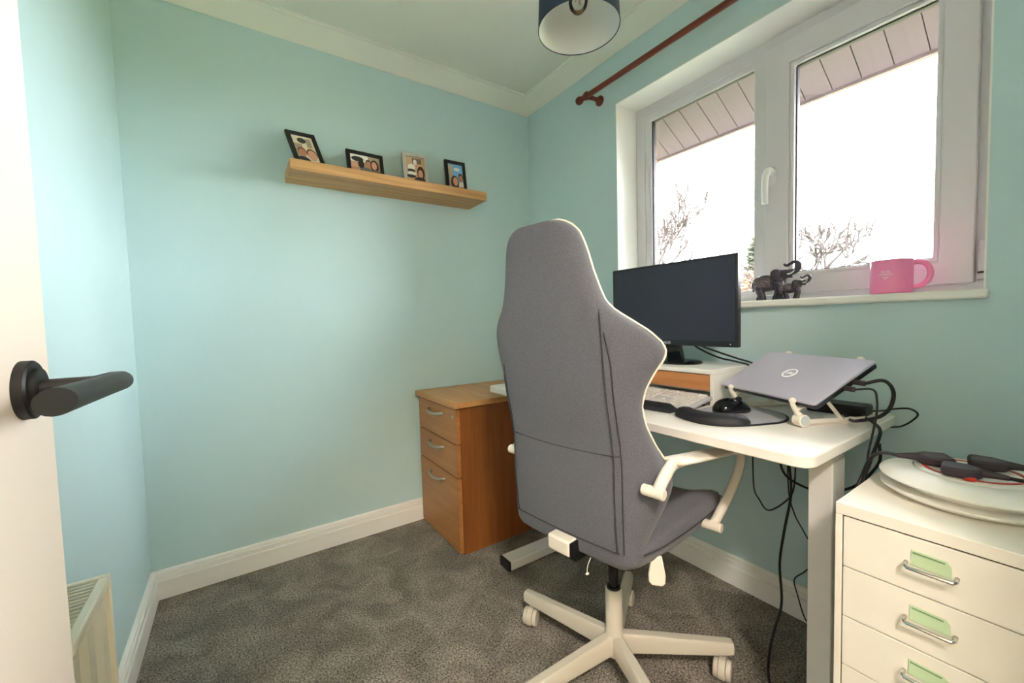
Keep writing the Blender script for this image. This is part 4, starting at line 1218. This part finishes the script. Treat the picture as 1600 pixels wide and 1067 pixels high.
def elephant(base, s, label, heading):
    """unit elephant about 1 long facing +x, scaled by s"""
    M = Matrix.Translation(base) @ Matrix.Rotation(heading, 4, 'Z') @ Matrix.Diagonal((s * 1.28, s, s, 1))
    t = thing('elephant_figurine', base, label, 'figurine', 'elephant figurines on the window sill')
    bm = NB()
    def sp(c, r, sc=(1, 1, 1), rot=0): ball(bm, Vector(c), r, 20, 14, sc, Matrix.Rotation(rot, 4, 'Y'))
    sp((-0.10, 0, 0.56), 0.27, (1.18, 0.86, 1.0), 0.15)
    sp((0.14, 0, 0.62), 0.23, (1.0, 0.85, 1.0))
    sp((-0.27, 0, 0.52), 0.20, (0.9, 0.9, 1.1))
    sp((0.33, 0, 0.80), 0.155, (1.1, 0.85, 1.0), -0.4)
    sp((0.45, 0, 0.87), 0.095, (1.2, 0.8, 0.8), -0.5)
    tube(bm, [(0.36, 0, 0.84), (0.50, 0, 0.84), (0.60, 0, 0.90), (0.655, 0, 1.02), (0.635, 0, 1.13), (0.545, 0, 1.165), (0.455, 0, 1.11), (0.385, 0, 1.065), (0.345, 0, 1.10), (0.325, 0, 1.15)], [0.10, 0.085, 0.075, 0.064, 0.056, 0.05, 0.045, 0.042, 0.036, 0.03], seg=14, smooth=6)
    tube(bm, [(0.42, 0, 0.76), (0.47, 0, 0.71), (0.52, 0, 0.70)], [0.06, 0.045, 0.028], seg=10, smooth=3)
    for yy, pts in ((0.11, [(-0.24, 0.50), (-0.28, 0.32), (-0.25, 0.18), (-0.29, 0.0)]), (-0.11, [(-0.20, 0.50), (-0.20, 0.30), (-0.15, 0.16), (-0.13, 0.0)]),
                    (0.10, [(0.17, 0.55), (0.18, 0.34), (0.15, 0.18), (0.10, 0.0)]), (-0.10, [(0.22, 0.55), (0.27, 0.34), (0.25, 0.18), (0.23, 0.0)])):
        tube(bm, [(x, yy, z) for x, z in pts], [0.13, 0.105, 0.088, 0.095], seg=14, smooth=5)
    tube(bm, [(-0.36, 0, 0.60), (-0.42, 0, 0.46), (-0.40, 0, 0.30)], [0.03, 0.02, 0.022], seg=8, smooth=4)
    b = obj('body', bm, m_eleph, t, smooth=True, mtx=M)
    rm = b.modifiers.new('remesh', 'REMESH'); rm.mode = 'VOXEL'; rm.voxel_size = 0.018 * s; rm.use_smooth_shade = True
    sm = b.modifiers.new('smooth', 'SMOOTH'); sm.factor = 0.5; sm.iterations = 4
    for sg in (1, -1):
        bm = NB()
        L = [(0.30, 0.95), (0.20, 1.0), (0.10, 0.96), (0.06, 0.84), (0.10, 0.70), (0.17, 0.58), (0.25, 0.52), (0.29, 0.62), (0.31, 0.76)]
        c = (0.2, sg * 0.175, 0.78)
        front = [bm.verts.new((x, sg * (0.165 + 0.06 * max(0, (0.28 - x)) / 0.2), z)) for x, z in L]
        backv = [bm.verts.new((x, sg * (0.135 + 0.06 * max(0, (0.28 - x)) / 0.2), z)) for x, z in L]
        fc = bm.verts.new((0.2, sg * 0.205, 0.78)); bc = bm.verts.new((0.2, sg * 0.13, 0.78))
        for k in range(len(L)):
            k2 = (k + 1) % len(L)
            bm.faces.new((front[k], front[k2], fc)); bm.faces.new((backv[k2], backv[k], bc)); bm.faces.new((front[k], backv[k], backv[k2], front[k2]))
        obj('ear', bm, m_eleph, t, smooth=True, subsurf=1, mtx=M)
        bm = NB(); tube(bm, [(0.42, sg * 0.085, 0.80), (0.50, sg * 0.11, 0.80), (0.57, sg * 0.12, 0.86), (0.60, sg * 0.115, 0.92)], [0.022, 0.02, 0.015, 0.005], seg=8, smooth=4)
        obj('tusk', bm, m_ivory, t, smooth=True, mtx=M)
        # inlaid saddle cloth on the flank
        bm = NB()
        n = 10
        rows = []
        for i in range(5):
            z = 0.42 + 0.085 * i
            row = []
            for j in range(n):
                x = -0.33 + 0.40 * j / (n - 1)
                q = 1 - ((x + 0.10) / 0.335) ** 2 - ((z - 0.56) / 0.285) ** 2
                row.append(bm.verts.new((x, sg * (0.012 + 0.235 * math.sqrt(max(0.02, q))), z)))
            rows.append(row)
        for i in range(4):
            for j in range(n - 1):
                bm.faces.new((rows[i][j], rows[i][j + 1], rows[i + 1][j + 1], rows[i + 1][j]))
        sd = obj('saddle_cloth', bm, mat('embossed_saddle', (96, 86, 90), 0.4, noise=(160, 0.6), bump=(240, 0.6)), t, smooth=True, mtx=M)
        so = sd.modifiers.new('solid', 'SOLIDIFY'); so.thickness = 0.02 * s; so.offset = 1
        for (x, z) in ((-0.28, 0.60), (-0.26, 0.48), (0.0, 0.60)):
            bm = NB(); ball(bm, (x, sg * (0.02 + 0.238 * math.sqrt(max(0.02, 1 - ((x + 0.10) / 0.335) ** 2 - ((z - 0.56) / 0.285) ** 2))), z), 0.02, 8, 6)
            obj('inlay_bead', bm, m_gilt, sd, smooth=True, mtx=M)
    return t
elephant(Vector((0.035, -1.377, SZT)), 0.110, 'large dark resin elephant figurine with raised trunk on the sill', R(-90))
elephant(Vector((-0.005, -1.462, SZT)), 0.064, 'small dark resin elephant calf figurine in front of the large one', R(-90))

# ------------------------------------------------------------------ cable reel on the cabinet
RC = Vector((-0.432, -1.935, HZ1))
rl = thing('cable_reel', RC, 'white round extension cable reel with plugs on the white drawer cabinet', 'extension reel')
bm = NB(); lathe(bm, [(0, 0), (0.100, 0), (0.116, 0.003), (0.128, 0.011), (0.129, 0.015), (0.122, 0.016), (0.09, 0.012), (0, 0.012)], RC, 64)
obj('lower_flange', bm, m_reel, rl, smooth=None)
bm = NB(); lathe(bm, [(0.0, 0.012), (0.088, 0.012), (0.088, 0.030), (0, 0.030)], RC, 48)
obj('drum', bm, m_reel, rl, smooth=None)
bm = NB(); lathe(bm, [(0, 0.028), (0.112, 0.028), (0.128, 0.031), (0.130, 0.034), (0.127, 0.037), (0.108, 0.046), (0.088, 0.050), (0.080, 0.050), (0.080, 0.044), (0, 0.044)], RC, 64)
obj('upper_flange', bm, m_reel, rl, smooth=None)
bm = NB(); lathe(bm, [(0, 0.044), (0.078, 0.044), (0.078, 0.0515), (0.072, 0.0535), (0, 0.0535)], RC, 48)
hubp = obj('socket_plate', bm, m_reel, rl, smooth=None)
bm = NB(); lathe(bm, [(0.068, 0.0535), (0.068, 0.0545), (0.062, 0.0545), (0.062, 0.0535), (0.068, 0.0535)], RC, 48)
obj('red_ring', bm, m_red, hubp)
bm = NB(); lathe(bm, [(0, 0.0535), (0.0085, 0.0535), (0.0085, 0.058), (0.006, 0.0595), (0, 0.0595)], RC + Vector((-0.066, -0.006, 0)), 20)
obj('reset_button', bm, m_red, hubp)
def plug(name, c, ang, lead, label, length=0.052, zo=0.0):
    """UK style plug lying flat: rounded body, cable leaving along ang"""
    c = Vector(c)
    d = Vector((math.cos(ang), math.sin(ang), 0)); e = Vector((-d.y, d.x, 0))
    t = thing('mains_plug', c, label, 'plug', 'plugs on the cable reel')
    bm = NB()
    outline = [(-0.024, -0.020), (-0.016, -0.025), (0.010, -0.024), (0.024, -0.014), (0.028, -0.005), (0.028, 0.005), (0.024, 0.014), (0.010, 0.024), (-0.016, 0.025), (-0.024, 0.020)]
    prism(bm, outline, 0, 0.018, axes(c, d, e, (0, 0, 1)))
    obj('body', bm, m_plug, t, bevel=0.005, seg=3)
    bm = NB(); tube(bm, [c + d * 0.024 + Vector((0, 0, 0.011)), c + d * 0.036 + Vector((0, 0, 0.011)), c + d * 0.058 + Vector((0, 0, 0.010))], [0.0085, 0.0068, 0.0045], seg=12)
    obj('strain_relief', bm, m_plug, t, smooth=None)
    bm = NB(); tube(bm, [c + d * 0.052 + Vector((0, 0, 0.010))] + [Vector(p) for p in lead], 0.0034, seg=8, smooth=6)
    obj('flex', bm, m_rubber, t, smooth=True)
    return t
PZ0 = HZ1 + 0.0545
plug('plug', RC + Vector((-0.004, 0.048, 0.0545)), R(120), [(-0.478, -1.815, 0.757), (-0.470, -1.795, 0.735), (-0.452, -1.778, 0.690), (-0.470, -1.772, 0.640), (-0.46, -1.765, 0.45), (-0.42, -1.77, 0.22)], 'dark mains plug at the left of the reel, cable running towards the desk')
plug('plug', RC + Vector((-0.050, 0.008, 0.0545)), R(-84), [(-0.475, -2.05, 0.752), (-0.47, -2.10, 0.72), (-0.46, -2.12, 0.60), (-0.45, -2.11, 0.3)], 'dark mains plug at the front of the reel beside the red button')
plug('plug', RC + Vector((0.036, -0.014, 0.0545)), R(-80), [(-0.37, -2.05, 0.757), (-0.36, -2.10, 0.74), (-0.35, -2.12, 0.60), (-0.35, -2.11, 0.3)], 'dark mains plug at the back of the reel nearest the window wall')

# ------------------------------------------------------------------ loose cables
def cable(pts, r, label, n=7, seg=8):
    bm = NB(); tube(bm, pts, r, seg=seg, smooth=n)
    return tag(obj('cable', bm, m_rubber, None, smooth=True), label, 'cable')
cable([(-0.19, -1.20, 0.985), (-0.165, -1.225, 0.945), (-0.125, -1.275, 0.917), (-0.085, -1.325, 0.893), (-0.060, -1.368, 0.874), (-0.050, -1.394, 0.83), (-0.045, -1.405, 0.775), (-0.045, -1.43, 0.7595)], 0.0034, 'upper black cable drooping from behind the monitor')
cable([(-0.19, -1.19, 0.975), (-0.17, -1.220, 0.935), (-0.135, -1.28, 0.899), (-0.10, -1.325, 0.884), (-0.075, -1.364, 0.868), (-0.062, -1.388, 0.82), (-0.056, -1.40, 0.77), (-0.055, -1.42, 0.7595)], 0.0034, 'lower black cable drooping from behind the monitor')
p1 = LM @ Vector((LW + 0.001, LD * 0.60, -0.0125)); p2 = LM @ Vector((LW + 0.001, LD * 0.46, -0.0125))
def plugged(p, pts, r, label, pl, mm):
    t = thing('laptop_lead', p, label, 'cable', 'leads plugged into the laptop')
    bm = NB(); tube(bm, [p - LX * 0.001, p + LX * pl], 0.0048, seg=10, flat=1.4)
    obj('connector', bm, mm, t, bevel=0.001)
    bm = NB(); tube(bm, [p + LX * (pl - 0.002)] + pts, r, seg=8, smooth=7)
    obj('flex', bm, m_rubber, t, smooth=True)
plugged(p1, [(-0.300, -1.775, 0.884), (-0.268, -1.785, 0.855), (-0.275, -1.782, 0.818), (-0.30, -1.768, 0.796), (-0.31, -1.735, 0.782), (-0.25, -1.70, 0.766), (-0.165, -1.66, 0.762)], 0.0042, 'thick black lead looping from the laptop side to the adapter', 0.026, m_plug)
plugged(p2, [(-0.352, -1.768, 0.868), (-0.352, -1.776, 0.845), (-0.330, -1.770, 0.805), (-0.338, -1.765, 0.756), (-0.352, -1.762, 0.713), (-0.378, -1.766, 0.660), (-0.37, -1.764, 0.50), (-0.33, -1.768, 0.2), (-0.3, -1.766, 0.004)], 0.0024, 'thin black lead dropping from the laptop past the desk end', 0.022, m_plug)
cable([(-0.10, -1.69, 0.766), (-0.16, -1.700, 0.764), (-0.225, -1.735, 0.766), (-0.268, -1.762, 0.757), (-0.312, -1.768, 0.735), (-0.368, -1.768, 0.695), (-0.408, -1.767, 0.645), (-0.40, -1.764, 0.45), (-0.36, -1.77, 0.2), (-0.33, -1.774, 0.005)], 0.0038, 'thick black cable draped over the desk corner behind the white cabinet')
cable([(-0.085, -1.64, 0.760), (-0.055, -1.700, 0.762), (-0.035, -1.738, 0.772), (-0.025, -1.765, 0.775), (-0.022, -1.781, 0.762), (-0.022, -1.770, 0.742), (-0.022, -1.748, 0.722), (-0.03, -1.72, 0.715), (-0.06, -1.66, 0.71)], 0.0024, 'thin black cable looping round the back corner of the desk')
cable([(-0.15, -1.405, 0.727), (-0.15, -1.407, 0.59), (-0.15, -1.411, 0.47), (-0.15, -1.428, 0.432), (-0.15, -1.456, 0.405), (-0.15, -1.503, 0.448), (-0.15, -1.529, 0.499), (-0.15, -1.534, 0.602), (-0.15, -1.53, 0.727)], 0.0024, 'thin black cable hanging in a wide U under the desk')
cable([(-0.21, -1.53, 0.727), (-0.20, -1.534, 0.612), (-0.20, -1.542, 0.506), (-0.20, -1.524, 0.379), (-0.20, -1.512, 0.271), (-0.205, -1.520, 0.151), (-0.25, -1.519, 0.081), (-0.31, -1.530, 0.030), (-0.37, -1.56, 0.0045), (-0.45, -1.64, 0.0045), (-0.40, -1.76, 0.0045)], 0.0038, 'thick black cable hanging from the desk down to the carpet')
cable([(-0.17, -1.485, 0.727), (-0.17, -1.497, 0.596), (-0.17, -1.512, 0.549), (-0.17, -1.546, 0.529), (-0.17, -1.60, 0.525), (-0.17, -1.68, 0.56), (-0.17, -1.735, 0.64), (-0.18, -1.74, 0.70)], 0.0036, 'short thick black cable swinging behind the desk leg')
cable([(-0.186, -1.525, 0.727), (-0.186, -1.529, 0.516), (-0.18, -1.542, 0.44), (-0.18, -1.564, 0.399), (-0.18, -1.600, 0.340), (-0.16, -1.66, 0.22), (-0.12, -1.72, 0.004)], 0.0020, 'thin black cable slanting down behind the desk leg')
cable([(-0.10, -1.64, 0.275), (-0.10, -1.569, 0.250), (-0.10, -1.539, 0.216), (-0.10, -1.514, 0.180), (-0.10, -1.524, 0.133), (-0.10, -1.542, 0.075), (-0.10, -1.56, 0.055), (-0.10, -1.62, 0.030), (-0.10, -1.70, 0.004)], 0.0020, 'thin black cable kinked near the skirting beside the desk leg')
